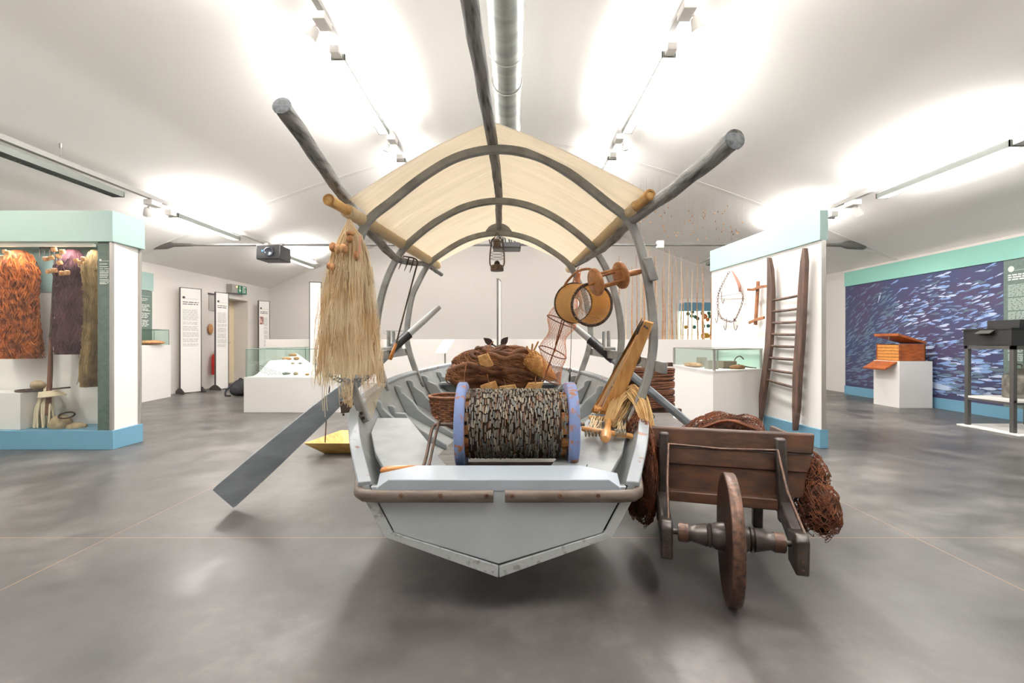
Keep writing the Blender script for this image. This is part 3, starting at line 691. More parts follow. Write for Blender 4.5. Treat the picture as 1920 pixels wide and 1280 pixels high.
# --- wicker basket
bc = V((-.475, 3.72, .352))
bk = thing('wicker_basket', 'brown wicker basket on the floorboards behind the left reel flange', 'basket', bc)
mb = MB(); Hn, Nn = 17, 26
for i in range(Hn):
    z = .012 + i*.0155; r0 = .115 + .045*(i/Hn)
    mb.tube([bc + V((math.cos(2*PI*j/52)*(r0 + (.005 if (j//2+i)%2 else -.005)), math.sin(2*PI*j/52)*(r0 + (.005 if (j//2+i)%2 else -.005)), z)) for j in range(52)], .0078, 6, loop=True)
part('weave', mb, m_wick, bk)
mb = MB()
for j in range(Nn):
    a = 2*PI*j/Nn; mb.tube([bc + V((math.cos(a)*.115, math.sin(a)*.115, .0)), bc + V((math.cos(a)*.16, math.sin(a)*.16, .275))], .005, 6)
part('stake', mb, m_wick, bk)
part('rim', MB().ring(bc + V((0,0,.275)), (1,0,0), (0,1,0), .163, .012, 40), m_wick, bk)
part('bottom', MB().lathe([(0,0),(.118,0),(.118,.012),(0,.012)], bc, (0,0,1), 26), m_wick, bk)
# --- big brown net heap
pc, prd = V((-.135, 4.14, .79)), (.42, .19, .19)
pile = thing('fibre_net_heap', 'large heap of dark brown fibre nets with cork tags on the foredeck', 'fishing net', (pc.x, pc.y, .66))
PA_ = (.16, 1.5, 3)
part('heap', MB().blob(pc, prd, *PA_, 72, squash=.155), m_bark, pile)
random.seed(91)
def skein(n, r, k, amp2, spread, tn, y0=.35, sag=.0):
    mb = MB()
    for _ in range(n):
        th0 = random.uniform(.2, 2.0); a0 = PI + random.uniform(-.5, PI*.75); dl = random.uniform(.8, 2.2); ph = random.uniform(0, 6); kk = k*random.uniform(.97, 1.05); st_ = 24
        mb.tube([bsurf(pc, prd, min(max(th0 + amp2*math.sin(j*.33+ph) + spread*(j/st_-.5), .08), 2.6), a0 + dl*j/st_, *PA_, kk*(1+.012*math.sin(j*.5+ph)), .16) for j in range(st_+1)], r*random.uniform(.7,1.3), tn)
    return mb
for _ in range(22): part('brown_twist', skein(1, .024, 1.0, .12, .25, 10), m_bark, pile)
part('dark_yarn', skein(260, .0034, 1.03, .12, .3, 4), m_bark, pile)
part('loose_yarn', skein(200, .0021, 1.05, .14, .4, 4), m_bark2, pile)
def tag_plate(pts, Y, nm='cork_tag'):
    ps = [at(x, y, Y) for x, y in pts]; part(nm, MB().prism(ps, (0.004, .022, .004)), m_tag, pile, bevel=.004)
m_tag = M('pale cork board', (226,184,124), .8, c2=(204,156,96), scale=24, bump=.3)
tag_plate([(895,668),(914,663),(921,677),(926,684),(920,690),(911,688),(899,684)], 3.93)
tag_plate([(900,723),(928,714),(935,732),(936,736),(903,737)], 3.86); tag_plate([(935,725),(965,721),(969,731),(958,734),(937,735)], 3.84); tag_plate([(990,718),(1019,717),(1012,735),(979,736)], 3.86)
for (a, b, c) in (((912,664),(918,648),(925,640)),((917,719),(913,700),(908,692)),((948,724),(946,714),(943,705)),((1004,718),(1004,708),(1008,700)),((872,735),(871,700),(880,660))):
    part('tag_cord', MB().tube(cat([at(*a,3.86), at(*b,3.92), at(*c,3.98)], 5), .004, 6), m_bark2, pile)
# --- two-leaf iron grapnel
gp = thing('leaf_anchor', 'dark iron rod ending in two leaf shaped flukes above the net heap', 'anchor', at(933, 655, 4.5))
part('shank', MB().tube([at(933,665,4.5), at(932,652,4.5), at(931,648,4.5)], .012, 10), m_vio, gp)
for s, tip in ((-1,(906,633)), (1,(953,631))):
    b0, e0 = at(932,651,4.5), at(932+s*8, 646, 4.5)
    part('arm', MB().tube(cat([b0, at(932+s*4.5,648,4.5), e0], 5), .008, 8), m_vio, gp)
    e1 = at(*tip, 4.48); ax = e1-e0; nn = V((0,1,0)); sd = ax.cross(nn).normalized(); L = ax.length
    pf = [(0,.008),(.12,.02),(.35,.032),(.6,.027),(.85,.011),(1,.0)]
    pts = [e0+ax*k+sd*w_ for k, w_ in pf] + [e0+ax*k-sd*w_ for k, w_ in reversed(pf[:-1])]
    part('fluke', MB().prism(pts, (0,.012,0)), m_vio, gp, bevel=.002)
# --- hoop nets and traps on the right
def net_tube(mb, rows, n, r):                       # diamond netting over a row of rings (centre, e, g, radius)
    m_ = len(rows)
    def P(i, a):
        c, e, g, rad = rows[i]; return c + (e*math.cos(a) + g*math.sin(a))*rad
    for j in range(n):
        for s in (-1, 1): mb.tube([P(i, 2*PI*(j + s*i*.5)/n) for i in range(m_)], r, 3)
ft = thing('hoop_net', 'orange meshed hoop net hanging in tiers beside the net heap', 'fishing trap', at(1036, 660, 3.62))
keys = [(at(1086,512,3.72), .01), (at(1076,545,3.66), .045), (at(1053,602,3.6), .113), (at(1045,628,3.6), .070), (at(1036,660,3.6), .108), (at(1036,688,3.62), .075), (at(1035,713,3.64), .068)]
rows = []
E, G = V((.93,0,-.37)).normalized(), V((.05,.97,.22)).normalized()
for k in range(len(keys)-1):
    (a, ra), (b, rb) = keys[k], keys[k+1]
    for j in range(6):
        f = j/6; rows.append((a.lerp(b, f), E, G, ra + (rb-ra)*(f*f*(3-2*f) if k else f)))
rows.append((keys[-1][0], E, G, keys[-1][1]))
mb = MB(); net_tube(mb, rows, 26, .0011); part('netting', mb, m_onet, ft)
for k in (2, 4, 6): part('ring', MB().ring(keys[k][0], E, G, keys[k][1]+.002, .0045, 36, 6), m_ostick, ft)
part('centre_stick', MB().tube([at(1064,585,3.55), at(1038,660,3.52), at(1018,716,3.54)], .006, 8), m_ostick, ft)
part('side_stick', MB().tube([at(1057,588,3.6), at(1043,640,3.56), at(1040,660,3.55)], .005, 8), m_ostick, ft)
for dx in (-3, 4): part('hanging_cord', MB().tube([at(1086+dx,502,3.8), at(1084+dx*.4,530,3.72), at(1072+dx*5,590,3.6)], .003, 6), m_onet, ft)
# golden woven cone
wc = thing('woven_creel', 'golden woven creel lying at the right end of the brown net heap', 'basket', at(1020, 705, 3.95))
a, b = at(994, 673, 4.05), at(1040, 710, 3.9); axd = (b-a).normalized()
L = (b-a).length
part('weave', MB().lathe([(.075,0),(.082,.0),(.078,L*.3),(.062,L*.65),(.03,L*.95),(.006,L*1.05)], a, axd, 28), m_basketg, wc)
mb = MB(); e = axd.cross(V((0,0,1))).normalized(); gg = axd.cross(e)
for s in (-1,1):
    for j in range(18): mb.tube([a + axd*L*t + (e*math.cos(2*PI*j/18+s*t*2.4) + gg*math.sin(2*PI*j/18+s*t*2.4))*(.085-.06*t**1.6) for t in [q/10 for q in range(10)]], .0042, 5)
part('plait', mb, m_basketg, wc)
for j in range(3): part('wisp', MB().tube([a + V((.01*j,0,.05)), a + V((-.03+.05*j,-.01,.11+.02*j))], .008, 6), m_basketg, wc)
# drum trap of two rings and tan cloth
dt = thing('drum_trap', 'round drum trap of tan cloth stretched between two dark bound rings', 'fishing trap', at(1100, 600, 3.0))
c1, c2 = at(1076,568,3.18), at(1110,571,2.84); ax = (c2-c1).normalized(); r1, r2 = .128, .124
e = V((1,0,0)); e = (e-ax*e.dot(ax)).normalized(); g = ax.cross(e)
LL = (c2-c1).length
part('cloth', MB().lathe([(r1,0),(r1*.985,LL*.25),(r1*.975,LL*.5),(r1*.97,LL*.75),(r2,LL)], c1, ax, 44), m_drumc, dt, solid=.002)
for f in (0,): pass
o = dt.children[0]; me = o.data
import bmesh
bm = bmesh.new(); bm.from_mesh(me); bm.faces.ensure_lookup_table()
bmesh.ops.delete(bm, geom=[f for f in bm.faces if len(f.verts) > 4], context='FACES_ONLY'); bm.to_mesh(me); bm.free()
for c, r in ((c1, r1), (c2, r2)):
    part('bound_ring', MB().ring(c, e, g, r, .008, 44), m_ring, dt)
    mb = MB()
    for j in range(64):
        q = 2*PI*j/64; d = e*math.cos(q)+g*math.sin(q); mb.ring(c+d*r, d, ax, .0085, .0022, 8, 4)
    part('binding', mb, m_ring, dt)
m_fun = canvas_mat('white funnel net', (236,226,208), .5, .3, (20,20,20))
fr_ = MB(); fr_.loft([[c2 - ax*(.02+t*.2) + (e*math.cos(q)*1.0 + g*math.sin(q))*(r2*.93*(1-t)+.03*t) - e*.03*t for q in [2*PI*j/32 for j in range(32)]] for t in (0,.25,.5,.75,1)], caps=False)
fm = MB(); net_tube(fm, [(c2 - ax*(.02+t*.22) - e*.03*t, e, g, r2*.95*(1-t)+.035*t) for t in [k/8 for k in range(9)]], 34, .0013)
part('funnel_net', fm, m_fun, dt)
part('throat_ring', MB().ring(c2-ax*.24-e*.03, e, g, .036, .003, 20, 6), m_fun, dt)
part('inner_disc', MB().ring(c1+ax*.02-e*.01, e, g, .06, .004, 24, 6), m_fun, dt)
mb = MB()
for q in range(10):
    d = e*math.cos(q*.63)+g*math.sin(q*.63); mb.tube([c1+d*r1, c1+ax*.02+d*.06-e*.01], .0015, 4)
part('spoke_cord', mb, m_net, dt)
part('bent_handle', MB().tube(cat([at(1053,550,3.18), at(1063,528,3.1), at(1085,508,2.95), at(1110,506,2.84), at(1118,530,2.82)], 6), .008, 8), m_bob, dt)
# bobbin
bo = thing('line_winder', 'wooden line winder with two round discs, its handle pushed through the right hoop', 'winder', at(1140, 545, 2.53))
d1, d2, d3 = at(1117,529,2.49), at(1164,516,2.53), at(1229,503,2.60); ax = (d2-d1).normalized()
for d in (d1, d2): part('disc', MB().lathe([(0,-.011),(.068,-.011),(.073,-.006),(.073,.006),(.068,.011),(0,.011)], d, ax, 32), m_bob, bo)
e = ax.cross(V((0,0,1))).normalized(); g = ax.cross(e)
for q in (.6, 2.2, 3.7, 5.3): part('spindle', MB().tube([d1+(e*math.cos(q)+g*math.sin(q))*.045, d2+(e*math.cos(q)+g*math.sin(q))*.045], .007, 10), m_bob, bo)
hl = (d3-d2).length
part('handle', MB().lathe([(.012,0),(.013,.02),(.010,.03),(.015,.045),(.0165,.09),(.013,.13),(.010,.135),(.0095,hl-.05),(.012,hl-.03),(.005,hl)], d2, (d3-d2), 16), m_bob, bo)
part('peg_end', MB().lathe([(.006,0),(.01,.02),(.006,.045)], d1, -ax + V((-.1,-.2,-.15)), 10), m_bob, bo)
# line with hook under the drum trap
hk = thing('hook_line', 'thin dark line with an iron hook hanging right of the hoop net', 'fishing line', at(1068, 717, 3.3))
part('line', MB().tube([at(1071,595,3.3), at(1072,540,3.3), at(1071,640,3.3), at(1069,690,3.3)][1:] , .0022, 6), m_iron, hk)
part('hook', MB().tube(cat([at(1069,690,3.3), at(1066,694,3.3), at(1068,699,3.3), at(1071,694,3.3), at(1069,690,3.3)], 5), .003, 6), m_iron, hk)
part('weight', MB().lathe([(.004,0),(.007,.02),(.007,.05),(.003,.075)], at(1067,718,3.3), at(1069,699,3.3)-at(1067,718,3.3), 8), m_iron, hk)
part('upper_line', MB().tube([at(1071,540,3.3), at(1078,512,3.35), at(1086,500,3.4)], .0022, 6), m_iron, hk)
# eel fork on the left hoop
ef = thing('eel_fork', 'thin long handled fork hung by its tines on the left pole', 'fork', at(737, 673, 3.4))
Yf = 3.38
part('shaft', MB().tube([at(782,488,Yf), at(783,492,Yf), at(762,570,Yf), at(743,643,Yf)], .0058, 8), m_iron, ef)
part('tine_bar', MB().tube(cat([at(783,492,Yf), at(781,487,Yf), at(776,484,Yf), at(767,482,Yf), at(757,480,Yf+.02)], 4), .0055, 8), m_iron, ef)
for (x, y, x2, y2) in ((776,484,768,511),(767,482,758,508),(757,480,747,505)): part('tine', MB().tube([at(x,y,Yf), at((x+x2)/2+.5,(y+y2)/2,Yf), at(x2,y2,Yf)], [.005,.005,.002], 8), m_iron, ef)
gr = (at(731,674,Yf)-at(743,643,Yf))
part('grip', MB().lathe([(.008,0),(.012,.01),(.013,.08),(.015,.115),(.012,.125)], at(743,643,Yf), gr, 12), m_handle, ef, 'wooden grip')
# plank gauge leaning on the right hoop
def plank(q, th, mat, par, nm='plank', holes=()):
    mb = MB().prism(q, th); return part(nm, mb, mat, par, bevel=.004)
pg = thing('plank_clamp', 'pair of tapering yellow planks tied together, leaning on the right hoop', 'net tool', at(1130, 779, 2.7))
fa = [at(1123,776,2.74), at(1154,780,2.72), at(1225,606,2.47), at(1208,601,2.48)]
p_ = plank(fa, (.012,.028,.006), m_pine, pg)
for x, y in ((1209,612),(1213,615)): part('peg_hole', MB().lathe([(.0065,0),(.0065,.002),(0,.002)], at(x,y,2.478), (0,-1,.2), 10), m_crack, p_)
for x, y in ((1173,696),(1133,770)): part('knot', MB().lathe([(.01,0),(.007,.0015),(0,.0015)], at(x,y,2.625 if y < 700 else 2.725), (0,-1,.3), 10), m_slat, p_)
fb_ = [at(1107,772,2.80), at(1121,777,2.79), at(1200,606,2.53), at(1197,618,2.54)]
plank(fb_, (.012,.03,.006), m_pine, pg, 'back_plank')
part('dark_strap', MB().tube(cat([at(1207,603,2.5), at(1199,612,2.5), at(1194,626,2.52)], 5), .008, 8), m_iron, pg)
part('dark_disc', MB().lathe([(0,-.008),(.055,-.008),(.055,.008),(0,.008)], at(1185,668,2.66), (.75,.5,.4), 22), m_iron, pg)
mb = MB()
for k in range(5): mb.tube([at(1116+k*1.5,770-k*.5,2.76), at(1170+k*1.2,670,2.6), at(1198+k,628,2.53)], .0025, 5)
part('stretched_twine', mb, m_net, pg)
mb = MB(); mb.blob(at(1121,766,2.73), (.022,.02,.016), .2, 5, 2, 16); twine_over(mb, at(1121,766,2.73), (.022,.02,.016), .2, 5, 2, 18, .003, 1.05)
part('knot_ball', mb, m_peg, pg)
# peg frame with twine
pf = thing('twine_frame', 'H shaped frame of turned pegs wound with twine on the right stern seat', 'winder', at(1136, 822, 2.3))
for x0, y0, x1, y1, Y, r in ((1104,782,1183,790,2.74,.0125), (1091,803,1186,818,2.38,.0135)):
    a, b = at(x0,y0,Y), at(x1,y1,Y); part('crossbar', MB().tube([a, a.lerp(b,.03), a.lerp(b,.97), b], [r*.85,r,r,r*.85], 14), m_peg, pf)
a, b = at(1147,775,2.82), at(1134,823,2.2); L = (b-a).length
part('turned_stem', MB().lathe([(.012,0),(.021,.01),(.023,.05),(.016,.09),(.015,L*.6),(.02,L*.75),(.026,L*.87),(.025,L*.95),(.016,L),(0,L+.003)], a, b-a, 20), m_peg, pf)
for x0, x1, xa, xb in ((1107,1130,1098,1124), (1156,1176,1154,1172)):
    mb = MB(); mk = MB(); random.seed(x0)
    for k in range(16):
        f = k/15; A, Bp = at(x0+(x1-x0)*f, 786+random.uniform(-4,3), 2.725), at(xa+(xb-xa)*random.random(), 810+random.uniform(-3,8), 2.365)
        mb.tube(cat([A+V((0,0,.014)), A.lerp(Bp,.5)+V((random.uniform(-.01,.01),0,random.uniform(0,.012))), Bp+V((0,0,.006))], 4), .0022, 5)
    part('twine_winding', mb, m_net, pf)
    for k in range(5):
        cxx = at(xa+(xb-xa)*k/4, 811, 2.38); mk.ring(cxx, (0,1,0), (0,0,1), .0175, .003, 14, 5)
    part('dark_lashing', mk, m_gstone, pf)
# hemp hank over the gunwale
hh = MB(); random.seed(31)
path = [at(1146,795,2.62), at(1158,768,2.66), at(1170,745,2.7), at(1187,735,2.68), at(1200,748,2.58), at(1209,772,2.48), at(1214,800,2.40), at(1217,818,2.38)]
wd = [.03,.045,.05,.045,.035,.03,.025,.02]
for k in range(170):
    ox, oy, oz = random.gauss(0,.5), random.gauss(0,.5), random.gauss(0,.5)
    hh.tube(cat([p + V((ox*w_, oy*w_*1.3, oz*w_*.8)) + V((random.gauss(0,.004),0,random.gauss(0,.004))) for p, w_ in zip(path, wd)], 3), .0034, 4)
solo('hemp_hank', hh, m_hemp, 'pale hemp fibre hank draped over the right gunwale beside the planks', 'fibre')
# rope wound frame
rw = thing('rope_rack', 'red brown rope wound thickly on a wooden frame just right of the boat', 'rope', at(1178, 905, 3.57))
xa, xb, Yr = at(1168,700,3.57).x, at(1259,700,3.57).x, 3.57
zt, zb_ = at(0,679,3.57).z, at(0,773,3.57).z
part('top_bar', MB().box((xa,Yr-.02,zt-.03),(xb+.005,Yr+.02,zt)), m_ladder, rw, bevel=.003)
part('bottom_bar', MB().box((xa,Yr-.02,zb_),(xb+.07,Yr+.02,zb_+.03)), m_ladder, rw, bevel=.003)
part('post', MB().box((xa-.0,Yr-.02,0),(xa+.05,Yr+.02,zt)), m_ladder, rw)
part('foot', MB().box((xa-.02,Yr-.2,0),(xa+.07,Yr+.2,.03)).box((xa,Yr-.03,0),(xb,Yr+.03,.03)), m_ladder, rw)
random.seed(6); nR = 19
for k in range(nR):
    z0 = zb_ + .045 + (zt-.05-zb_-.045)*k/(nR-1); sl = random.uniform(-.012,.012); ra = .0115
    ps = [V((xa+.02,Yr-.03,z0-sl)), V(((xa+xb)/2,Yr-.034,z0-.006)), V((xb-.012,Yr-.03,z0+sl)), V((xb+.004+random.uniform(-.004,.006),Yr,z0+sl)), V((xb-.012,Yr+.03,z0+sl)), V((xa+.02,Yr+.03,z0-sl))]
    part('rope_turn', MB().tube(cat(ps, 4), ra, 8, loop=True), m_rope, rw)
hx = xa + .045 + .17
part('hook_ring', MB().ring(at(1222,781,3.55), (1,0,0), (0,0,1), .018, .003, 20, 6).tube([at(1222,772,3.55), at(1222,778,3.55)], .004, 6).tube([at(1223,786,3.55), at(1224,795,3.55)], .003, 6), m_iron, rw)
# lantern
ln = thing('storm_lantern', 'old rusty storm lantern hanging from the rearmost hoop', 'lantern', at(932, 508, 3.94))
lc = at(932, 508, 3.94); m_lr = M('rusty lantern tin', (112,92,78), .6, .3, c2=(82,68,60), scale=30, bump=.2)
part('fuel_tank', MB().lathe([(.0,0),(.052,0),(.054,.006),(.054,.036),(.045,.048),(.02,.056),(0,.056)], lc, (0,0,1), 24), m_lr, ln)
part('burner', MB().lathe([(.024,.05),(.026,.06),(.018,.078),(.008,.085)], lc, (0,0,1), 16), m_iron, ln)
part('glass_globe', MB().lathe([(.026,.075),(.04,.10),(.044,.13),(.038,.165),(.03,.19)], lc, (0,0,1), 24), m_glass, ln)
part('chimney_cap', MB().lathe([(.034,.19),(.036,.2),(.03,.205),(.028,.235),(.04,.24),(.02,.262),(0,.265)], lc, (0,0,1), 20), m_lr, ln)
for s in (-1,1): part('side_tube', MB().tube(cat([lc+V((s*.045,0,.035)), lc+V((s*.058,0,.06)), lc+V((s*.058,0,.13)), lc+V((s*.05,0,.2)), lc+V((s*.044,0,.25)), lc+V((s*.02,0,.275))], 5), .006, 8), m_lr, ln)
for z in (.10,.125,.15): part('guard_wire', MB().ring(lc+V((0,0,z)), (1,0,0), (0,1,0), .050, .002, 24, 6), m_lr, ln)
part('bail', MB().tube(cat([lc+V((-.02,0,.272)), lc+V((0,0,.315)), lc+V((.02,0,.272))], 6), .003, 6), m_iron, ln)

# ---------------------------------------------------------------- net hanging from the left pole
hn = thing('hanging_net', 'pale beige net with cork floats hanging from the left pole', 'fishing net', at(657, 770, 2.38))
YN = 2.38; S = YN/F
prof = [(411,655,2,2),(425,656,8,8),(445,659,20,18),(475,657,31,26),(520,655,38,30),(570,653,45,34),(630,654,51,38),(690,656,57,42),(722,657,60,44)]
def np_(y):
    for a, b in zip(prof, prof[1:]):
        if y <= b[0]:
            k = (y-a[0])/(b[0]-a[0]); return [p+(q-p)*k for p, q in zip(a, b)][1:]
    return list(prof[-1][1:])
def npos(y, ang, rho):
    cx, hw, hd = np_(y); fold = 1 + .10*math.sin(ang*7 + y*.004)
    return at(cx + hw*rho*fold*math.cos(ang), y, YN) + V((0, hd*S*rho*fold*math.sin(ang), 0))
random.seed(77)
mb = MB(); cor = MB()
cor.loft([[npos(y, a, .80) for a in [2*PI*j/40 for j in range(40)]] for y in (430,445,475,520,570,630,670,700)], caps=True)
part('inner_folds', cor, m_net, hn)
def strand(mb, y0, y1, a, rho, r, wig, tw=0, n=14, tn=3):
    ph = random.uniform(0,6); pts = []
    for j in range(n+1):
        f = j/n; y = y0+(y1-y0)*f
        pts.append(npos(y, a + tw*f + wig*.25*math.sin(f*9+ph), rho*(1+wig*.15*math.sin(f*13+ph*2))) + V((random.gauss(0,.0016)*wig*3,0,0)))
    mb.tube(pts, r, tn)
for k in range(330): strand(mb, random.uniform(425,470), random.uniform(675,728), random.uniform(0,2*PI), random.uniform(.78,1.04), random.uniform(.0010,.0019), random.uniform(.1,.5))
part('strands', mb, m_net, hn)
mb = MB()
for k in range(70):
    a = random.uniform(0,2*PI)
    for s in (-1,1): strand(mb, 500, random.uniform(700,730), a, random.uniform(1.0,1.14), .0008, .12, s*.9, 18)
part('sheer_mesh', mb, m_net, hn)
mb = MB()
for k in range(60):
    y = random.uniform(450,700); a = random.uniform(PI,2*PI); pts = []
    c = npos(y, a, 1.05); rr_ = random.uniform(.005,.014)
    mb.tube([c + V((math.cos(q)*rr_, -.004, math.sin(q)*rr_*1.5)) for q in [j*.7 for j in range(8)]], .0011, 3)
part('loose_loops', mb, m_net, hn)
mb = MB()
for k in range(22): strand(mb, 412, random.uniform(455,560), random.uniform(0,2*PI), random.uniform(.7,1.05), .0028, .3, 0, 10, 5)
part('head_rope', mb, m_net, hn)
mb = MB()
for k in range(46):
    x = random.uniform(634,664); y1 = random.uniform(728,766); mb.tube(cat([at(x,680,YN-.05), at(x+random.uniform(-4,4),715,YN-.09), at(x*.7+.3*650+random.uniform(-4,4),y1,YN-.08), at(x*.7+.3*650+random.uniform(-3,5),y1-12,YN-.07)], 3), .0014, 3)
part('tail', mb, m_net, hn)
mb = MB()
for x in (606,610,614): mb.tube(cat([at(x+3,690,YN-.02), at(x-2,735,YN-.02), at(x,782-abs(x-610)*3,YN-.02)], 5), .0016, 4)
part('dangling_cord', mb, m_net, hn)
for (x, y, w_, h_) in ((633,468,7,9),(642,471,7,9),(653,471,8,9),(662,441,8,5),(676,484,5,8),(627,503,4,6),(634,505,5,7),(663,452,6,7)):
    cx, hw, hd = np_(y); c = at(x,y,YN) + V((0,-hd*S*.98,0)); part('cork_float', MB().blob(c, (w_*S,w_*S,h_*S), .08, 3, x, 14), m_cork, hn)
for i, x in enumerate((614,617,621,626,633,638,646,652,664,671,678,684,689)):
    y = (703,699,703,708,711,713,712,714,714,712,712,710,707)[i]; c = at(x,y,YN-.10+.0004*abs(x-652)**1.2)
    part('lead_ring', MB().ring(c, (1,0,.3), (0,.3,1), .0085, .0036, 12, 6), m_lead, hn)
part('hanging_loop', MB().tube([at(655,412,2.38), at(651,399,2.43), at(657,392,2.46), at(664,398,2.42), at(656,412,2.38)], .0025, 5), m_net, hn)
part('pink_ribbon', MB().prism([at(674,443,2.29), at(677,443,2.29), at(676,476,2.27), at(672,474,2.27)], (0,.002,0)), M('faded pink tape', (206,150,124), .8), hn)
mb = MB()
for k in range(26):
    t0 = k/25
    for s in (-1,1): mb.tube([at(676+44*min(max(t0+s*f*.35,0),1), 716+(1-abs(2*min(max(t0+s*f*.35,0),1)-1.0)**2*.0)*2 + f*(54*(1-abs(2*min(max(t0+s*f*.35,0),1)-.9))+14) - 0, 2.44) for f in [j/8 for j in range(9)]], .0008, 3)
part('net_corner', mb, m_net, hn)
# bailer
bl = thing('bailer', 'small dark wooden bailer hanging just under the beige net', 'scoop', at(648, 776, 2.62))
q = [at(636,752,2.62), at(660,750,2.62), at(657,773,2.62), at(639,775,2.62)]
part('bowl', MB().prism(q, (0,.07,0)), M('dark bailer wood', (70,54,48), .6), bl, bevel=.004)
part('cord', MB().tube([at(648,752,2.65), at(644,700,2.62), at(640,690,2.6)], .003, 6), m_iron, bl)
part('peg', MB().lathe([(.006,0),(.006,-.012)], at(644,775,2.63), (0,0,1), 8), m_iron, bl)
# wooden tray on the floor
tr = thing('bailing_tray', 'shallow yellow wooden tray with sloping sides on the floor left of the boat', 'tray', (-1.55, 4.7, 0))
ro = [(-1.90,4.36),(-1.20,4.36),(-1.16,5.02),(-1.79,5.02)]; bo_ = [(-1.76,4.5),(-1.26,4.5),(-1.24,4.9),(-1.72,4.9)]; zr = .125
def ring4(p, z, k=0): 
    cx_, cy_ = -1.53, 4.7; return [V((x+(cx_-x)*k, y+(cy_-y)*k, z)) for x, y in p]
part('shell', MB().loft([ring4(bo_, .0), ring4(ro, zr), ring4(ro, zr, .045), ring4(bo_, .02, .0)], caps=True), m_tray, tr, bevel=.004)
part('rod_handle', MB().tube([(-1.80,4.62,.05), (-1.795,4.64,.3), (-1.77,4.66,.62)], .006, 8), m_iron, tr)

# ================================================================ the wheelbarrow
WC = V((.885, 1.95, 0)); WL = V((.957,-.29,0)); WB = V((.29,.957,0))
def W(s, a, z): return WC + WL*s + WB*a + V((0,0,z))
Zv = V((0,0,1))
wb = thing('wheelbarrow', 'old dark wooden wheelbarrow seen from its single wheel, right of the boat', 'wheelbarrow', WC)
wh = part('wheel', MB().lathe([(.19,-.02),(.236,-.02),(.236,.02),(.19,.02),(.19,-.02)], W(0,0,.255), WL, 48), m_cart, wb)
part('iron_tyre', MB().lathe([(.234,-.022),(.252,-.022),(.255,-.019),(.255,.019),(.252,.022),(.234,.022),(.234,-.022)], W(0,0,.255), WL, 56), m_tyre, wh)
for k in range(6):
    a = 2*PI*k/6+.3; d = WB*math.cos(a)+Zv*math.sin(a); sd = WB*-math.sin(a)+Zv*math.cos(a)
    part('spoke', MB().obox(W(0,0,.255)+d*.125, d*.075, sd*.02, WL*.014), m_cart, wh, bevel=.004)
hp = [(.0,-.222),(.012,-.222),(.012,-.2),(.034,-.2),(.036,-.155),(.032,-.15),(.036,-.13),(.044,-.1),(.047,-.09),(.042,-.085),(.049,-.075),(.044,-.07),(.053,-.055),(.056,-.025)]
hp = hp + [(r, -z) for r, z in reversed(hp)]
part('hub', MB().lathe(hp, W(0,0,.255), WL, 28), m_hub, wh)
for s in (-1,1): part('hub_band', MB().lathe([(.034,-.018),(.0385,-.018),(.0385,.018),(.034,.018)], W(s*.178,0,.255), WL, 24), m_tyre, wh)
for s in (-1,1):
    part('shaft', MB().bar([W(s*.245,-.05,.25), W(s*.247,.0,.262), W(s*.265,.3,.30), W(s*.285,.8,.33), W(s*.3,1.35,.40)], .05, .075), m_cartd, wb, bevel=.008)
    part('axle_bracket', MB().prism([W(s*.245-.024,-.068,.16), W(s*.245-.024,.05,.17), W(s*.245-.024,.06,.30), W(s*.245-.024,-.05,.315), W(s*.245-.024,-.075,.29)], WL*.048), m_hub, wb, bevel=.008)
    br = wb.children[-1]
    for z in (.185,.215,.25): part('rivet', MB().lathe([(.006,0),(.004,.004),(0,.004)], W(s*.245+.0,-.072,z), -WB, 8), m_tyre, br)
    part('leg', MB().bar([W(s*.26,.86,.36), W(s*.262,.9,.0)], .05, .06, up=WB), m_cartd, wb, bevel=.006)
    part('post', MB().bar([W(s*.262,.292,.19 if s < 0 else .24), W(s*.255,.305,.45), W(s*.25,.315,.612)], .046, .05, up=WB), m_cartd, wb, bevel=.010)
    part('stay_rod', MB().tube([W(s*.232,.275,.565), W(s*.24,.14,.42), W(s*.272 if s > 0 else s*.236,-.03,.28)], .0065, 8), m_tyre, wb)
    part('side_board', MB().prism([W(s*.315,.36,.34), W(s*.355,.36,.60), W(s*.36,1.05,.55), W(s*.32,1.05,.36)], WL*s*.02), m_cart, wb, bevel=.004)
part('cross_rod', MB().tube([W(-.234,.275,.563), W(0,.268,.556), W(.234,.275,.563)], .0055, 8), m_tyre, wb)
part('floor_board', MB().prism([W(-.31,.33,.325), W(.31,.33,.325), W(.31,1.05,.35), W(-.31,1.05,.35)], (0,0,.02)), m_cart, wb)
part('cross_beam', MB().bar([W(-.25,.31,.315), W(.27,.31,.315)], .05, .05), m_cart, wb, bevel=.005)
part('cross_beam', MB().bar([W(-.25,.85,.325), W(.27,.85,.325)], .05, .05), m_cart, wb, bevel=.005)
def hb(z0, z1, e0, e1, f0, f1):
    return MB().prism([W(e0,.335,z0), W(f0,.335,z0), W(f1,.345,z1), W(e1,.345,z1)], WB*.03)
part('head_plank', hb(.34,.455,-.335,-.345,.348,.37), m_cart, wb, bevel=.004)
part('head_plank', hb(.457,.535,-.345,-.352,.37,.39), m_cart, wb, bevel=.004)
part('head_plank', hb(.538,.632,-.352,-.358,.39,.40), m_cart, wb, bevel=.01)
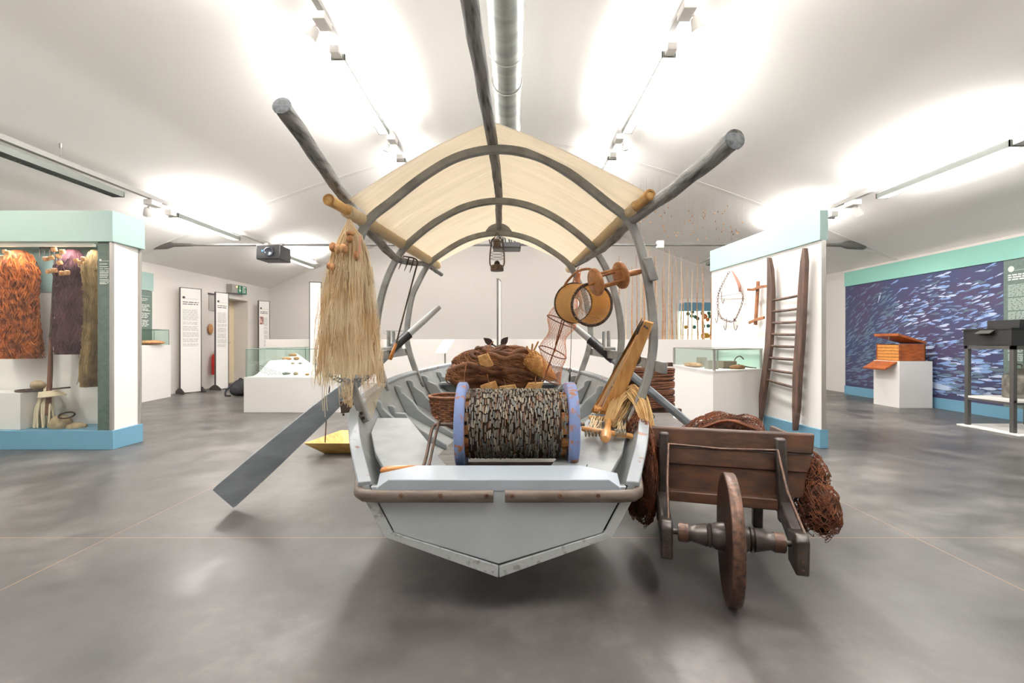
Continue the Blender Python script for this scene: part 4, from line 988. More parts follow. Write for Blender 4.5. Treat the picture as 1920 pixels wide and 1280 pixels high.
# net heaped in and over the barrow
cn = thing('russet_net', 'dark russet net heaped in the wheelbarrow and spilling over both sides', 'fishing net', W(.05,.6,.35))
def netfold(c, rad, seed, n, amp=.22, k=1.1, r=.0016):
    n = int(n*1.8); amp *= .7; k = 1+(k-1)*.7
    part('net_core', MB().blob(c, (rad[0]*.92,rad[1]*.92,rad[2]*.92), amp, 2.4, seed, 32), m_cnetd, cn)
    mb = MB(); twine_over(mb, c, rad, amp, 2.4, seed, n, r, k, 16, 2.0, None, 4); part('twine', mb, m_cnet, cn)
netfold(W(.06,.66,.50), (.22,.17,.148), 2, 150)
netfold(W(-.372,.44,.385), (.062,.2,.25), 5, 240, .15, 1.2)
netfold(W(-.33,.52,.52), (.08,.15,.06), 6, 60, .15, 1.1)
netfold(W(.405,.33,.305), (.06,.11,.115), 8, 110, .2, 1.15)
netfold(W(.39,.42,.43), (.05,.12,.1), 9, 60, .2, 1.15)
mb = MB()
for k in range(9): mb.tube(cat([W(-.1+.02*k,.44+.03*k,.60), W(.05+.01*k,.48+.025*k,.655-.003*k), W(.22,.5+.02*k,.60)], 5), .006, 6)
part('orange_rope', mb, m_cnet, cn)
mb = MB(); net_tube(mb, [(W(.16,.62,.60+.012*j), WL, WB, .085*math.sqrt(max(1-(j/6)**2,.02))) for j in range(7)], 24, .0012); part('loose_mesh', mb, m_cnet, cn)

# ================================================================ exhibition furniture round the walls
def text_lines(fn, x0, x1, y_list, h, seed, mb, gap=.0):
    """rows of small word-length dashes too small to read; fn(x, y) -> point and its two directions are taken by differences"""
    random.seed(seed)
    for y in y_list:
        x = x0; end = x1 - random.uniform(0, .12)*(x1-x0)
        while x < end:
            wl = min(random.uniform(.02, .07)*1.6, end-x)
            mb.add([fn(x,y), fn(x+wl,y), fn(x+wl,y+h), fn(x,y+h)], [(0,1,2,3)]); x += wl + .012
# ---- left showcase
SY, SX, SB = 4.655, -3.87, 5.12
zt, zh, zb = at(0,395,SY).z, at(0,453,SY).z, at(0,807,SY).z
XS0 = -6.5
def xr(y): return SX + (y-SY)*(.02)
t = thing('showcase', 'large glass fronted showcase with teal header and blue plinth on the left', 'showcase', (-5.2, 4.85, 0))
part('plinth', MB().prism([(XS0,SY,0),(SX,SY,0),(xr(SB)-.02,SB-.07,0),(XS0,SB-.07,0)], (0,0,zb)), m_blue, t, 'blue plinth', bevel=.004)
part('header', MB().prism([(XS0,SY-.012,zh),(SX+.006,SY-.012,zh),(xr(SB),SB-.07,zh),(XS0,SB-.07,zh)], (0,0,zt-zh)), m_teal, t, 'pale teal header', bevel=.003)
part('side_panel', MB().prism([(SX-.03,SY+.0,zb),(SX-.012,SY+.01,zb),(xr(SB)-.05,SB-.09,zb),(SX-.08,SB-.09,zb)], (0,0,zh-zb)), m_white, t)
part('corner_post', MB().box((SX-.035,SY+.0,zb),(SX-.012,SY+.03,zh)), m_alu, t)
part('rear_post', MB().box((xr(SB)-.06,SB-.1,zb),(xr(SB)-.03,SB-.075,zh)), m_alu, t)
part('back_panel', MB().box((XS0,SB-.09,zb),(SX-.06,SB-.07,zh)), m_white, t)
part('back_band', MB().box((XS0,SB-.096,zh-.45),(SX-.1,SB-.09,zh)), M('grey teal print', (150,176,170), .6), t, 'grey teal band at the top of the back')
part('text_panel', MB().box((at(184.5,0,SY+.02).x,SY+.012,zb),(at(208,0,SY+.02).x,SY+.022,zh)), m_dkpanel, t)
tp = t.children[-1]
xa, xb = at(187,0,SY+.012).x, at(205,0,SY+.012).x
mb = MB(); text_lines(lambda x,y: V((x,SY+.011,y)), xa, xb, [at(0,y,SY).z for y in (495,500,504,508,511,514,517,520,524,527,530,532)], .006, 3, mb); mb.box((xa,SY+.009,at(0,489,SY).z),(xb,SY+.011,at(0,488.4,SY).z))
mb.lathe([(.012,0),(.012,.002),(0,.002)], (xa+.008,SY+.011,at(0,487,SY).z), (0,-1,0), 14)
part('panel_text', mb, m_print, tp)
part('front_glass', MB().box((XS0,SY+.002,zb),(SX-.036,SY+.008,zh)), m_glass, t)
part('added_light_strip', MB().box((XS0+.1,SY+.06,zh-.03),(SX-.25,SY+.1,zh-.004)), emit('added strip glow', (200,196,186), .3), t)  # glowing strip added under the header, not a known fitting
area('added case fill', (-4.9, SY+.09, zh-.035), (0,0,0), 1.8, .05, 9, t)  # unseen area lamp added to brighten the case interior
YN2 = 4.86
def showcase_net(name, label, x0, x1, y0, y1, mat, seed, corks, flare, top=None, mid=.86):
    n = thing(name, label, 'fishing net', at((x0+x1)/2, y1, YN2)); random.seed(seed)
    cx, hw = (x0+x1)/2, (x1-x0)/2; top = top if top else cx
    pf = [(y0,top,3),(y0+20,(top+cx)/2,hw*.62),(y0+45,cx,hw*.92),(y0+90,cx,hw*mid),(y0+(y1-y0)*.6,cx,hw*(mid+.04)),(y1-6,cx,hw*flare)]
    def pp(y, a, rho):
        for p, q in zip(pf, pf[1:]):
            if y <= q[0] or q is pf[-1]:
                k = min(max((y-p[0])/(q[0]-p[0]),0),1.1); c = p[1]+(q[1]-p[1])*k; h = p[2]+(q[2]-p[2])*k; break
        f = 1+.09*math.sin(a*6+y*.02+seed)
        return at(c+h*rho*f*math.cos(a), y, YN2) + V((0, .13*rho*(h/hw)*f*math.sin(a), 0))
    ys = [y0+(y1-y0)*j/22 for j in range(23)]
    part('inner_folds', MB().loft([[pp(y,2*PI*j/44,.9*(1+.05*noise.noise((j*.8,y*.05,seed)))) for j in range(44)] for y in ys[1:]]), mat, n)
    mb = MB()
    for k in range(150):
        a = random.uniform(0,2*PI); ya = random.uniform(y0+14,y0+60); yb = random.uniform(y1-22,y1+1); ph = random.uniform(0,6)
        mb.tube([pp(ya+(yb-ya)*j/18, a+.16*math.sin(j*1.3+ph), 1.0+.08*math.sin(j*2.1+ph)) for j in range(19)], random.uniform(.003,.0062), 4)
    part('twine', mb, mat, n)
    mb = MB()
    for k in range(60):
        a = PI + random.uniform(.1, PI-.1); c = pp(random.uniform(y0+40,y1), a, 1.03); r_ = random.uniform(.008,.022)
        mb.tube([c+V((math.cos(q)*r_,-.006,math.sin(q)*r_)) for q in [j*.8 for j in range(8)]], .0034, 4)
    part('loose_loops', mb, mat, n)
    for (cx_, cy_, sz) in corks:
        part('cork_float', MB().lathe([(.0,-.02),(sz*.9,-.02),(sz,-.012),(sz,.012),(sz*.9,.02),(0,.02)], at(cx_,cy_,YN2) + V((0,-.15,0)), (.25*random.uniform(-1,1),-.3,1), 14), m_cork, n)
    part('hook', MB().tube([at(top,y0+2,YN2), at(top,454,YN2)], .006, 6), m_iron, n)
    return n
showcase_net('orange_net', 'rusty orange net hanging at the left end of the showcase', 0, 70, 460, 672, m_orange, 2, [(12,478,.02),(21,482,.02),(32,488,.022),(8,496,.018),(55,485,.018),(45,479,.018),(38,477,.018)], 1.05, top=36)
showcase_net('purple_net', 'dull purple net with square corks beside the upright fork in the showcase', 106, 166, 459, 664, m_purple, 4, [(113,490,.024),(123,488,.022),(128,473,.024),(136,485,.022),(143,477,.024),(138,497,.024),(128,511,.026),(117,513,.02),(142,516,.022),(152,515,.022)], .95, top=138)
showcase_net('olive_net', 'narrow olive beige net next to the dark text panel in the showcase', 160, 190, 458, 724, m_beigen, 7, [(168,493,.02),(175,497,.02),(181,490,.02)], 1.0, top=183, mid=.62)
fk = thing('long_fork', 'long fork with four iron tines standing upright inside the showcase', 'fork', at(90,776,4.80))
part('wooden_shaft', MB().tube([at(90,776,4.8), at(94,700,4.82), at(95.5,630,4.83)], [.022,.022,.016], 10), m_hdl, fk)
part('iron_shaft', MB().tube([at(95.5,632,4.83), at(96,622,4.83), at(101,520,4.84), at(103.5,464,4.84)], [.019,.013,.009,.007], 8), m_iron, fk)
part('tine_bar', MB().tube([at(103.5,464,4.84), at(75,463.5,4.84)], .007, 8), m_iron, fk)
for x in (75,84,94): part('tine', MB().tube([at(x,463,4.84), at(x-.5,488,4.84)], [.006,.003], 8), m_iron, fk)
solo('display_block', MB().box((-5.6,4.70,zb),(at(42,740,4.72).x,5.0,at(0,736,4.72).z)), m_white, 'white block inside the showcase carrying an iron ring', 'plinth', bevel=.003)
bz = at(0,736,4.72).z
solo('iron_hoop', MB().ring((-4.83,4.85,bz+.012),(1,0,0),(0,1,0),.13,.010,30).tube([(-4.9,4.83,bz+.014),(-4.58,4.81,bz+.03),(-4.42,4.80,bz+.045)], .008, 8), m_iron, 'dark iron ring lying on the white block in the showcase', 'ring')
solo('round_stone', MB().blob((-4.76,4.82,bz+.065),(.066,.055,.05),.05,2,3,24), m_stone, 'rounded beige stone resting on the white block', 'stone')
solo('ring_stone', MB().blob(at(114,795,4.82)+V((0,0,.0)),(.095,.09,.095),.06,2,5,26,squash=.07), m_stone, 'big stone with an iron ring on the showcase floor', 'stone')
solo('iron_ring', MB().ring(at(125,780,4.80)+V((0,0,.01)),(1,0,-.15),(0,1,.35),.062,.008,26), m_iron, 'iron ring lying on the big stone in the showcase', 'ring')
solo('flat_stone', MB().blob(at(144,800,4.82),(.085,.08,.045),.05,2,9,24,squash=.04), m_stone, 'smaller flat stone beside the ringed stone in the showcase', 'stone')
rp = MB(); random.seed(8)
for k in range(26):
    a = random.uniform(0,2*PI); top_ = at(92,728,4.83)+V((random.uniform(-.03,.03),random.uniform(-.03,.03),0)); b_ = at(84,803,4.83)+V((math.cos(a)*random.uniform(.03,.16),math.sin(a)*.08,0)); b_.z = zb+.008
    rp.tube(cat([top_, top_.lerp(b_,.5)+V((random.uniform(-.03,.03),-.02,.02)), b_],5), .0085, 6)
for k in range(5): rp.ring(at(92+k*1.5,734+k*2,4.83),(1,0,.1),(0,1,0),.07+.008*k,.009,20,6)
solo('rope_bundle', rp, m_ropew, 'bundle of cream rope around the foot of the long fork', 'rope')

# ---- small vitrine and text board on the left wall
g = thing('wall_vitrine', 'white vitrine with glass cover standing against the left wall', 'vitrine', (-6.6, 8.6, 0))
def vit(t, poly, z1, z2, edges=True, mat=m_white):
    part('pedestal', MB().prism(poly, (0,0,z1)), mat, t, bevel=.003)
    n = len(poly)
    for i in range(n):
        a, b = V(poly[i]), V(poly[(i+1)%n]); d = (b-a).normalized(); nn = V((d.y,-d.x,0))
        c_ = (a+b)/2 - nn*.02
        part('glass_pane', MB().obox(c_+V((0,0,(z1+z2)/2)), d*((b-a).length/2-.022), nn*.003, V((0,0,(z2-z1)/2))), m_glassg, t)
        part('pane_edge', MB().tube([a-nn*.02+d*.022+V((0,0,z1)), a-nn*.02+d*.022+V((0,0,z2)), b-nn*.02-d*.022+V((0,0,z2))], .005, 4), m_edge, t)
p1, p2 = (-6.37,8.22,0), (-6.46,9.09,0)
vit(g, [(-6.78,8.1,0),p1,p2,(-6.78,9.09,0)], .985, 1.265)
solo('wooden_float', MB().blob((-6.5,8.62,1.03),(.16,.3,.045),.06,2,4,24,squash=.04), m_cork, 'flat brown wooden piece under the glass by the left wall', 'float')
tb = thing('wall_text_board', 'dark green text board with teal top on the left wall', 'information board', (-6.75,8.7,1.0))
part('board', MB().box((-6.8,8.15,.7),(-6.77,9.03,1.98)), m_dkpanel, tb); part('teal_top', MB().box((-6.8,8.1,2.0),(-6.765,9.06,2.33)), m_teal, tb)
mb = MB(); text_lines(lambda x,y: V((-6.768,x,y)), 8.25, 8.98, [1.83,1.8]+[1.72-.026*i for i in range(16) if i not in (5,10)], .012, 5, mb); mb.box((-6.769,8.25,1.885),(-6.767,8.98,1.888)); mb.lathe([(.05,0),(.05,.003),(0,.003)], (-6.77,8.32,1.9),(1,0,0),16)
part('board_text', mb, m_print, tb)
# ---- free standing info panels
def info_panel(label, x0, y0, x1, y1, ztop, seed=0, foot=True, text=True, photo=False):
    a, b = V((x0,y0,0)), V((x1,y1,0)); d = (b-a).normalized(); nn = V((d.y,-d.x,0)); L = (b-a).length
    t = thing('info_panel', label, 'information panel', (a+b)/2)
    part('panel', MB().obox((a+b)/2+V((0,0,ztop/2+.01)), d*(L/2-.008), nn*.012, V((0,0,ztop/2-.01))), m_white, t)
    fr = MB()
    for p in (a+d*.006, b-d*.006): fr.obox(p+V((0,0,ztop/2)), d*.008, nn*.016, V((0,0,ztop/2)))
    fr.obox((a+b)/2+V((0,0,ztop-.006)), d*(L/2), nn*.016, V((0,0,.007)))
    part('frame', fr, m_framedk, t)
    if foot:
        for p in (a, b): part('foot', MB().prism([p-nn*.17+V((0,0,0)), p+nn*.17, p+nn*.17+V((0,0,.04)), p+nn*.05+V((0,0,.11)), p-nn*.05+V((0,0,.11)), p-nn*.17+V((0,0,.04))], d*.012), m_framedk, t)
    if text:
        o = a + nn*.0135; f = lambda x, y: o + d*x + V((0,0,y))
        mb = MB(); text_lines(f, .05, L-.05, [ztop-.30,ztop-.34], .016, seed, mb); mb.lathe([(.026,0),(.026,.002),(0,.002)], f(.07,ztop-.2), nn, 14)
        mb.add([f(.09,ztop-.225),f(L-.05,ztop-.225),f(L-.05,ztop-.222),f(.09,ztop-.222)],[(0,1,2,3)])
        part('heading', mb, m_inkd, t)
        mb = MB(); text_lines(f, .05 if not photo else .16, L-.05, [ztop-.45-.021*i for i in range(36) if i not in (11,15,21,27,32)], .010, seed+1, mb)
        part('body_text', mb, m_ink, t)
        if photo: part('portrait_print', MB().add([f(.03,ztop-.62),f(.15,ztop-.62),f(.15,ztop-.42),f(.03,ztop-.42)],[(0,1,2,3)]), M('dark red portrait print', (110,44,44), .6, c2=(200,170,160), scale=14), t)
    return t
info_panel('tall white text panel nearest the vitrine on the left wall', at(345,0,9.75).x, 9.62, at(376,0,9.95).x, 9.97, 2.14, 1)
info_panel('tall white text panel standing right beside the recessed door', at(403,0,10.35).x, 10.35, at(428,0,10.65).x, 10.65, 2.12, 4)
info_panel('farthest tall text panel with a small red portrait, in the back left corner', at(488,0,12.6).x, 12.5, at(505,0,12.8).x, 12.8, 2.12, 7, photo=True)
info_panel('blank white upright panel behind the pebble vitrine', at(580,0,8.84).x, 8.84, at(603,0,8.9).x, 8.9, 2.15, 9, foot=False, text=False)
info_panel('narrow panel seen edge on behind the net heap', at(933,0,8.6).x, 8.6, at(938.5,0,9.0).x, 9.0, 2.18, 11, foot=False, text=False)
nb = thing('notice_board', 'small grey notice sheet on the wall behind the second text panel', 'notice', (XL, 10.6, 1.6))
part('sheet', MB().box((XL,10.75,1.75),(XL+.02,11.15,2.12)), M('grey notice', (176,172,168), .6), nb); part('frame', MB().box((XL,10.73,2.10),(XL+.025,11.17,2.14)), m_framedk, nb)
fe = thing('fire_extinguisher', 'red fire extinguisher on the wall behind the second text panel', 'fire extinguisher', (XL+.11,10.78,.28))
part('cylinder', MB().lathe([(0,0),(.07,0),(.075,.02),(.075,.4),(.05,.46),(.02,.48),(0,.48)], (XL+.1,10.84,.3), (0,0,1), 20), m_red, fe)
part('valve', MB().box((XL+.07,10.84,.78),(XL+.13,10.90,.86)), m_black, fe, bevel=.008); part('hose', MB().tube(cat([V((XL+.12,10.84,.82)),V((XL+.19,10.76,.75)),V((XL+.19,10.74,.5)),V((XL+.17,10.76,.35))],5), .014, 8), m_black, fe)
solo('call_point', MB().blob((XL+.03,10.78,1.33),(.03,.09,.12),.05,2,1,16), m_cork, 'small orange brown rounded object on the wall behind the second panel', 'wall object')
# ---- backpack
bp = thing('backpack', 'black backpack slumped on the floor beside the pebble vitrine', 'bag', (-5.28,9.35,0))
part('body', MB().blob((-5.25,9.35,.15),(.19,.16,.17),.12,2.5,6,28,squash=.148), m_bag, bp)
part('front_pocket', MB().blob((-5.30,9.22,.11),(.12,.07,.1),.1,3,8,20,squash=.1), m_bag, bp)
part('shoulder_strap', MB().tube(cat([V((-5.38,9.3,.24)),V((-5.47,9.2,.12)),V((-5.46,9.15,.02)),V((-5.36,9.14,.015))],5), .018, 8), m_bag, bp)
part('grab_handle', MB().tube(cat([V((-5.3,9.3,.29)),V((-5.25,9.28,.34)),V((-5.2,9.3,.29))],5), .01, 8), m_bag, bp)
# ---- pebble vitrine
Yp = 7.1
pv = thing('pebble_vitrine', 'low white vitrine with glass sides showing pebbles and floats on a wedge', 'vitrine', (-3.4,8,0))
x0, x1, zp, zg = at(457,0,Yp).x, -2.55, at(0,707,Yp).z, at(0,654,Yp+.05).z
vit(pv, [(x0,Yp,0),(x1,Yp,0),(x1,9.2,0),(x0,9.2,0)], zp, zg)
part('glass_joint', MB().box((at(592,0,Yp+.02).x-.004,Yp+.012,zp),(at(592,0,Yp+.02).x+.004,Yp+.026,zg)), m_edge, pv)
ap = at(556,662,8.9)
wq = [V((at(473,0,Yp+.1).x,Yp+.1,zp+.002)), V((at(618,0,Yp+.1).x,Yp+.1,zp+.002)), ap]
part('display_wedge', MB().add([wq[0],wq[1],wq[2],V((ap.x,ap.y,zp))],[(0,1,2),(0,2,3),(1,3,2),(0,3,1)]), m_white, pv)
part('text_slab', MB().prism([V((x0+.06,7.3,zp+.0)),V((x0+.62,7.3,zp)),V((x0+.06,7.75,zp+.22))], (0,.6,.0)), m_white, pv)
mb = MB(); o = V((x0+.07,7.29,zp)); text_lines(lambda x,y: V((x0+.07+x, 7.298, zp+.19-.36*x-y)), .0, .5, [0.0,.022,.045,.068,.09], .006, 2, mb); part('slab_text', mb, m_inkd, pv)
nrm = (wq[1]-wq[0]).cross(wq[2]-wq[0]).normalized()
def on_wedge(px, py): return hit(px, py, wq[0], nrm)
ST_ = [('cork_float','long cork float at the tip of the white wedge',549,667,.075,.03,.026,m_cork),('cork_float','long cork float below left of the topmost one on the wedge',538,674,.085,.032,.026,m_cork),('brown_pebble','brown pebble right of the lower cork float on the wedge',556,674,.045,.04,.03,M('brown pebble', (150,110,74), .7)),
 ('tan_pebble','tiny tan pebble in the middle row on the wedge',549,682,.03,.018,.016,m_stone),('dark_pebble','small dark pebble at the right of the middle row on the wedge',563,682,.03,.022,.018,m_gstone),('flat_pebble','large flat grey pebble at the foot of the wedge',537,701,.062,.04,.02,m_gstone),
 ('ochre_pebble','ochre pebble in the centre of the bottom row on the wedge',555,702,.035,.032,.026,m_stone),('split_pebble','little yellow grey pebble at the right of the bottom row',576,703,.032,.022,.018,m_cork),('thin_slate','thin pale slate flake at the left of the wedge',512,692,.075,.035,.008,M('pale slate', (190,192,188), .6))]
for nm, lb, px, py, a, b, c, m in ST_:
    p = on_wedge(px, py)+nrm*c*.7
    mb = MB(); mb.blob(p,(a,b*1.4,c),.1,2,px,18); solo(nm, mb, m, lb, 'float' if 'cork' in nm else 'stone')
mb = MB(); mb.tube([on_wedge(x,y)+nrm*.006 for x,y in ((525,695),(531,691),(534,686))], .006, 6); solo('curved_needle', mb, m_gstone, 'thin curved grey needle lying on the wedge', 'needle')
# ---- low wall across the back of the boat
YL = 9.35
lw = struct('wall_low', MB().box((at(498,0,YL).x,YL,0),(4.1,YL+.35,at(0,636,YL).z)), m_wall, bevel=.004)
wt = thing('wall_caption', 'faint framed caption line on the back wall left of the eel fork handle', 'caption', (-3.2,YB,1.3))
fr = MB(); cx0, cx1, cz = at(720,0,YB).x, at(760,0,YB).x, at(0,621,YB).z
for z in (cz-.07,): fr.box((cx0,YB-.004,z-.006),(cx1,YB,z+.006))
fr.box((cx0-.006,YB-.004,cz-.07),(cx0+.006,YB,cz+.06)); part('rule', fr, m_ink, wt)
mb = MB(); text_lines(lambda x,y: V((x,YB-.003,y)), cx0+.05, cx1, [cz-.02], .05, 8, mb); part('caption_text', mb, m_ink, wt)
# reading board on post
rb = thing('reading_board', 'tilted white reading board on a thin post left of the net heap', 'information board', at(834,690,6.2)*1.0)
OFF[rb.name] = V(rb.location)
q = [at(816,661,6.1), at(836,661,6.1), at(852,636,6.5), at(833,636,6.5)]
part('board', MB().prism(q, (0,.0,-.012)), m_white, rb); part('post', MB().tube([V((at(834,0,6.15).x,6.2,0)), at(834,661,6.15)+V((0,.03,-.01))], .012, 8), m_alu, rb)
mb = MB(); text_lines(lambda x,y: q[0].lerp(q[1],x).lerp(q[3].lerp(q[2],x),y)+V((0,0,.003)), .1, .9, [.2+.1*i for i in range(7)], .02, 5, mb); part('board_text', mb, m_ink, rb)
# ---- bamboo rods along the low wall
zw = at(0,636,YL).z; random.seed(15)
rods = [(1163,480),(1173,490),(1185,500),(1195,478),(1202,450),(1207,470),(1216,457),(1221,470),(1232,482),(1243,500),(1247,466),(1254,467),(1260,485),(1269,466),(1277,480),(1281,512),(1290,488),(1297,505),(1308,478),(1317,497),(1320,500),(1333,520),(1208,445),(1228,476)]
rods = sorted(set(rods)); OD = ['leftmost','second','third','fourth','fifth','sixth','seventh','eighth','ninth','tenth','eleventh','twelfth','thirteenth','fourteenth','fifteenth','sixteenth','seventeenth','eighteenth','nineteenth','twentieth','twenty first','twenty second','twenty third','rightmost']
for i, (px, py) in enumerate(rods):
    Y = YL + random.uniform(.08,.26); b = at(px,0,Y); b.z = zw; t_ = at(px+random.uniform(-2.5,1.5), py, Y); n = 14
    r0 = random.uniform(.010,.017)
    pts = [b.lerp(t_,k/n)+V((.006*math.sin(k*.6+i),0,0)) for k in range(n+1)]
    dark = i % 3 != 1
    o = solo('bamboo_rod', MB().tube(pts, [(r0*(1-.75*k/n))*(1.18 if k % 2 else .95) for k in range(n+1)], 7), m_rodb if dark else m_rodt,
        '%s of the thin bamboo rods from the left, %s, on the low wall' % (OD[i], 'dark brown' if dark else 'pale'), 'fishing rod', 'bamboo rods on the low wall')
# ---- lit case at the far right of the back wall
lc_ = thing('lit_case', 'brightly lit white display case behind the bamboo rods', 'showcase', (5.7,13.2,0))
xa, xb, zc0, zc1, zc2, zc3 = at(1283,0,13.0).x, at(1283,0,13.0).x+1.5, .95, at(0,582,13.0).z, at(0,567,13.0).z, at(0,560,13.0).z
part('cabinet', MB().box((xa,13.0,0),(xb,13.38,zc0)), m_white, lc_); part('blue_band', MB().box((xa,13.0,zc1),(xb,13.38,zc2)), m_blue, lc_); part('cornice', MB().box((xa,12.98,zc2),(xb,13.39,zc3)), m_white, lc_)
part('glowing_back', MB().box((xa,13.33,zc0),(xb,13.36,zc1)), m_case, lc_)
for z in (zc0+.28, zc0+.52): part('shelf', MB().box((xa,13.02,z),(xb,13.33,z+.012)), m_glassg, lc_)
random.seed(21); cm = [M('specimen green', (70,104,84), .6), M('specimen orange', (206,112,50), .6), M('specimen ochre', (214,160,60), .6)]
sp_ = [(1290,588,0),(1298,585,0),(1297,592,0),(1304,594,0),(1308,597,0),(1317,587,0),(1321,593,1),(1327,599,1),(1331,593,0),(1329,587,0),(1286,613,2),(1302,613,0),(1319,611,0),(1328,611,0),(1335,613,1),(1323,629,2)]
for i, (px, py, c) in enumerate(sp_):
    p = at(px, py, 13.2); sz = .05 if i not in (6,15) else .075; row = 'top' if py < 603 else ('middle' if py < 620 else 'bottom')
    lb = ('dark green' , 'orange', 'ochre yellow')[c] + ' small specimen on the %s shelf of the lit case' % row
    solo('specimen', MB().blob(p,(sz*(1.9 if i == 15 else 1),.03,sz),.35,3,i,14), cm[c], lb, 'specimen', '%s specimens on the %s shelf' % (('green','orange','ochre')[c], row))
sg = thing('hanging_sign', 'old cream shop sign in a black frame half hidden behind the ladder partition', 'sign', at(1535,506,8.2))
a, b = at(1508,478,8.2), at(1548.5,533,8.2)
part('sign_face', MB().box((a.x+.02,8.2,b.z+.02),(b.x-.02,8.22,a.z-.02)), m_signc, sg)
fr = MB().box((a.x,8.19,a.z-.022),(b.x,8.235,a.z)).box((a.x,8.19,b.z),(b.x,8.235,b.z+.022)).box((a.x,8.19,b.z),(a.x+.022,8.235,a.z)).box((b.x-.022,8.19,b.z),(b.x,8.235,a.z))
part('frame', fr, m_black, sg)
for tx, py, s in (('PESCA',495.5,.062),('CCA',507,.12),('e ö',515,.075),('oud',523,.075)):
    p = at(1545,py,8.195); lettering(tx, s, frame_matrix(p,(1,0,0),(0,0,1)), m_inkd, sg, align='RIGHT')
part('wire', MB().tube([at(1530,478,8.21), V((at(1530,0,8.21).x,8.21,ceil_z(at(1530,0,8.21).x)))], .003, 5), m_alu, sg)

# ---- partition with ladder
PA, PB = V((3.045,4.725,0)), V((2.855,6.86,0)); pd = (PB-PA).normalized(); pn = V((-pd.y,pd.x,0)); pn = pn if pn.x < 0 else -pn
ztp, zhp, zbp = at(0,394,4.725).z, at(0,450,4.725).z, at(0,805,4.725).z
pt = thing('ladder_partition', 'white partition with pale teal header and blue plinth carrying the ladder', 'partition', (PA+PB)/2)
def slab(z0, z1, o, th, ext=0): return MB().prism([PA+pn*o-pd*ext+V((0,0,z0)), PB+pn*o+pd*ext+V((0,0,z0)), PB-pn*(th)+pd*ext+V((0,0,z0)), PA-pn*(th)-pd*ext+V((0,0,z0))], (0,0,z1-z0))
part('panel', slab(zbp-.01,zhp+.01,0,.045), m_white, pt); part('header', slab(zhp,ztp,.022,.065,.01), m_teal, pt, 'pale teal header', bevel=.003); part('plinth', slab(0,zbp,.022,.065,.01), m_blue, pt, 'blue plinth', bevel=.003)
part('edge_strip', MB().obox(PA-pd*.004-pn*.022+V((0,0,(zbp+zhp)/2)), pd*.004, pn*.022, V((0,0,(zhp-zbp)/2))), m_alu, pt)
def on(px, py, off=.02): return hit(px, py, PA+pn*off, pn)
ld = thing('ladder', 'dark wooden ladder with eight rungs hung on the white partition', 'ladder', on(1462,808,.08))
def rail(cs, ws, nm='rail'):
    rg = []
    for (x, y), w_ in zip(cs, ws):
        rg.append([on(x-w_,y,.05), on(x+w_,y,.05), on(x+w_,y,.05)+pn*.05, on(x-w_,y,.05)+pn*.05])
    part(nm, MB().loft(rg), m_ladder, ld, bevel=.006)
rail([(1446.5,483),(1449,505),(1450,545),(1449,600),(1446,650),(1440,700),(1433,750),(1428,792)], [1.2,3.6,5,5.2,5.2,5,4.2,1.5])
rail([(1514,465),(1513,490),(1510,540),(1507,600),(1504,650),(1500,700),(1498,760),(1495.5,807)], [1.5,4.8,6,6.4,6.6,6.4,5.2,2])
for (xa_, ya), (xb_, yb) in zip(((1449,563),(1447,584),(1446,605),(1445,626),(1443,648),(1441,670),(1439,692),(1436,711)),((1503,552.5),(1500,578),(1499,603),(1497.5,627),(1497,650),(1495,674),(1493,700),(1493,727))):
    a, b = on(xa_,ya,.08), on(xb_,yb,.08); part('rung', MB().tube([a.lerp(b,k/6)+V((0,0,-.004*math.sin(PI*k/6))) for k in range(7)], [.010,.014,.015,.015,.015,.014,.011], 8), m_ladder, ld)
cr = thing('wooden_cross', 'reddish brown wooden stick with two crossbars on the partition left of the ladder', 'tool', on(1420,610,.05))
part('upright', MB().bar([on(1421.5,527,.05), on(1416.5,609,.05)], .045, .022, up=pn), m_cross, cr, bevel=.004)
part('crossbar', MB().bar([on(1402,542.5,.075), on(1412,543,.08), on(1426,537.5,.08), on(1440.5,536,.075)], .03, .02, up=pn), m_cross, cr, bevel=.003)
part('lower_crossbar', MB().bar([on(1404.5,605,.075), on(1418,599,.08), on(1433,595,.08)], .03, .02, up=pn), m_cross, cr, bevel=.003)
chn = thing('chain_drag', 'rusty chain with iron hooks and pink rope hung in a loop on the partition', 'chain', on(1365,630,.03))
def chain(pts, step=.034):
    p = cat([on(x,y,.035) for x,y in pts], 10); acc = 0; k = 0; last = p[0]
    for a, b in zip(p, p[1:]):
        acc += (b-a).length
        if acc > step:
            acc = 0; d = (b-a).normalized(); s_ = d.cross(pn).normalized()
            u = s_ if k % 2 else (s_*.35+pn*.9).normalized(); k += 1
            part('chain_link', MB().tube([a + d*.024*math.cos(q) + u*.012*math.sin(q) for q in [2*PI*j/10 for j in range(10)]], .0042, 5, loop=True), m_chain, chn)
chain([(1368,508),(1356,530),(1347,552),(1346,578),(1352,595),(1366,602),(1377,600),(1388,578),(1393,558),(1390,545)])
chain([(1376,600),(1380,602)], .03)
part('wire_bar', MB().tube([on(1349,560,.03), on(1396,560,.03)], .003, 5), m_chain, chn); part('wire_bar', MB().tube([on(1350,556,.03), on(1390,549,.03)], .003, 5), m_chain, chn)
mb = MB(); random.seed(3)
for k in range(8): mb.tube(cat([on(1372,507,.04), on(1378+k*.5,520,.05), on(1384+k*.6,535,.05), on(1386+k*.3,547,.04)],5), .007, 5)
part('pink_rope', mb, m_pink, chn, 'pinkish rope bundle')
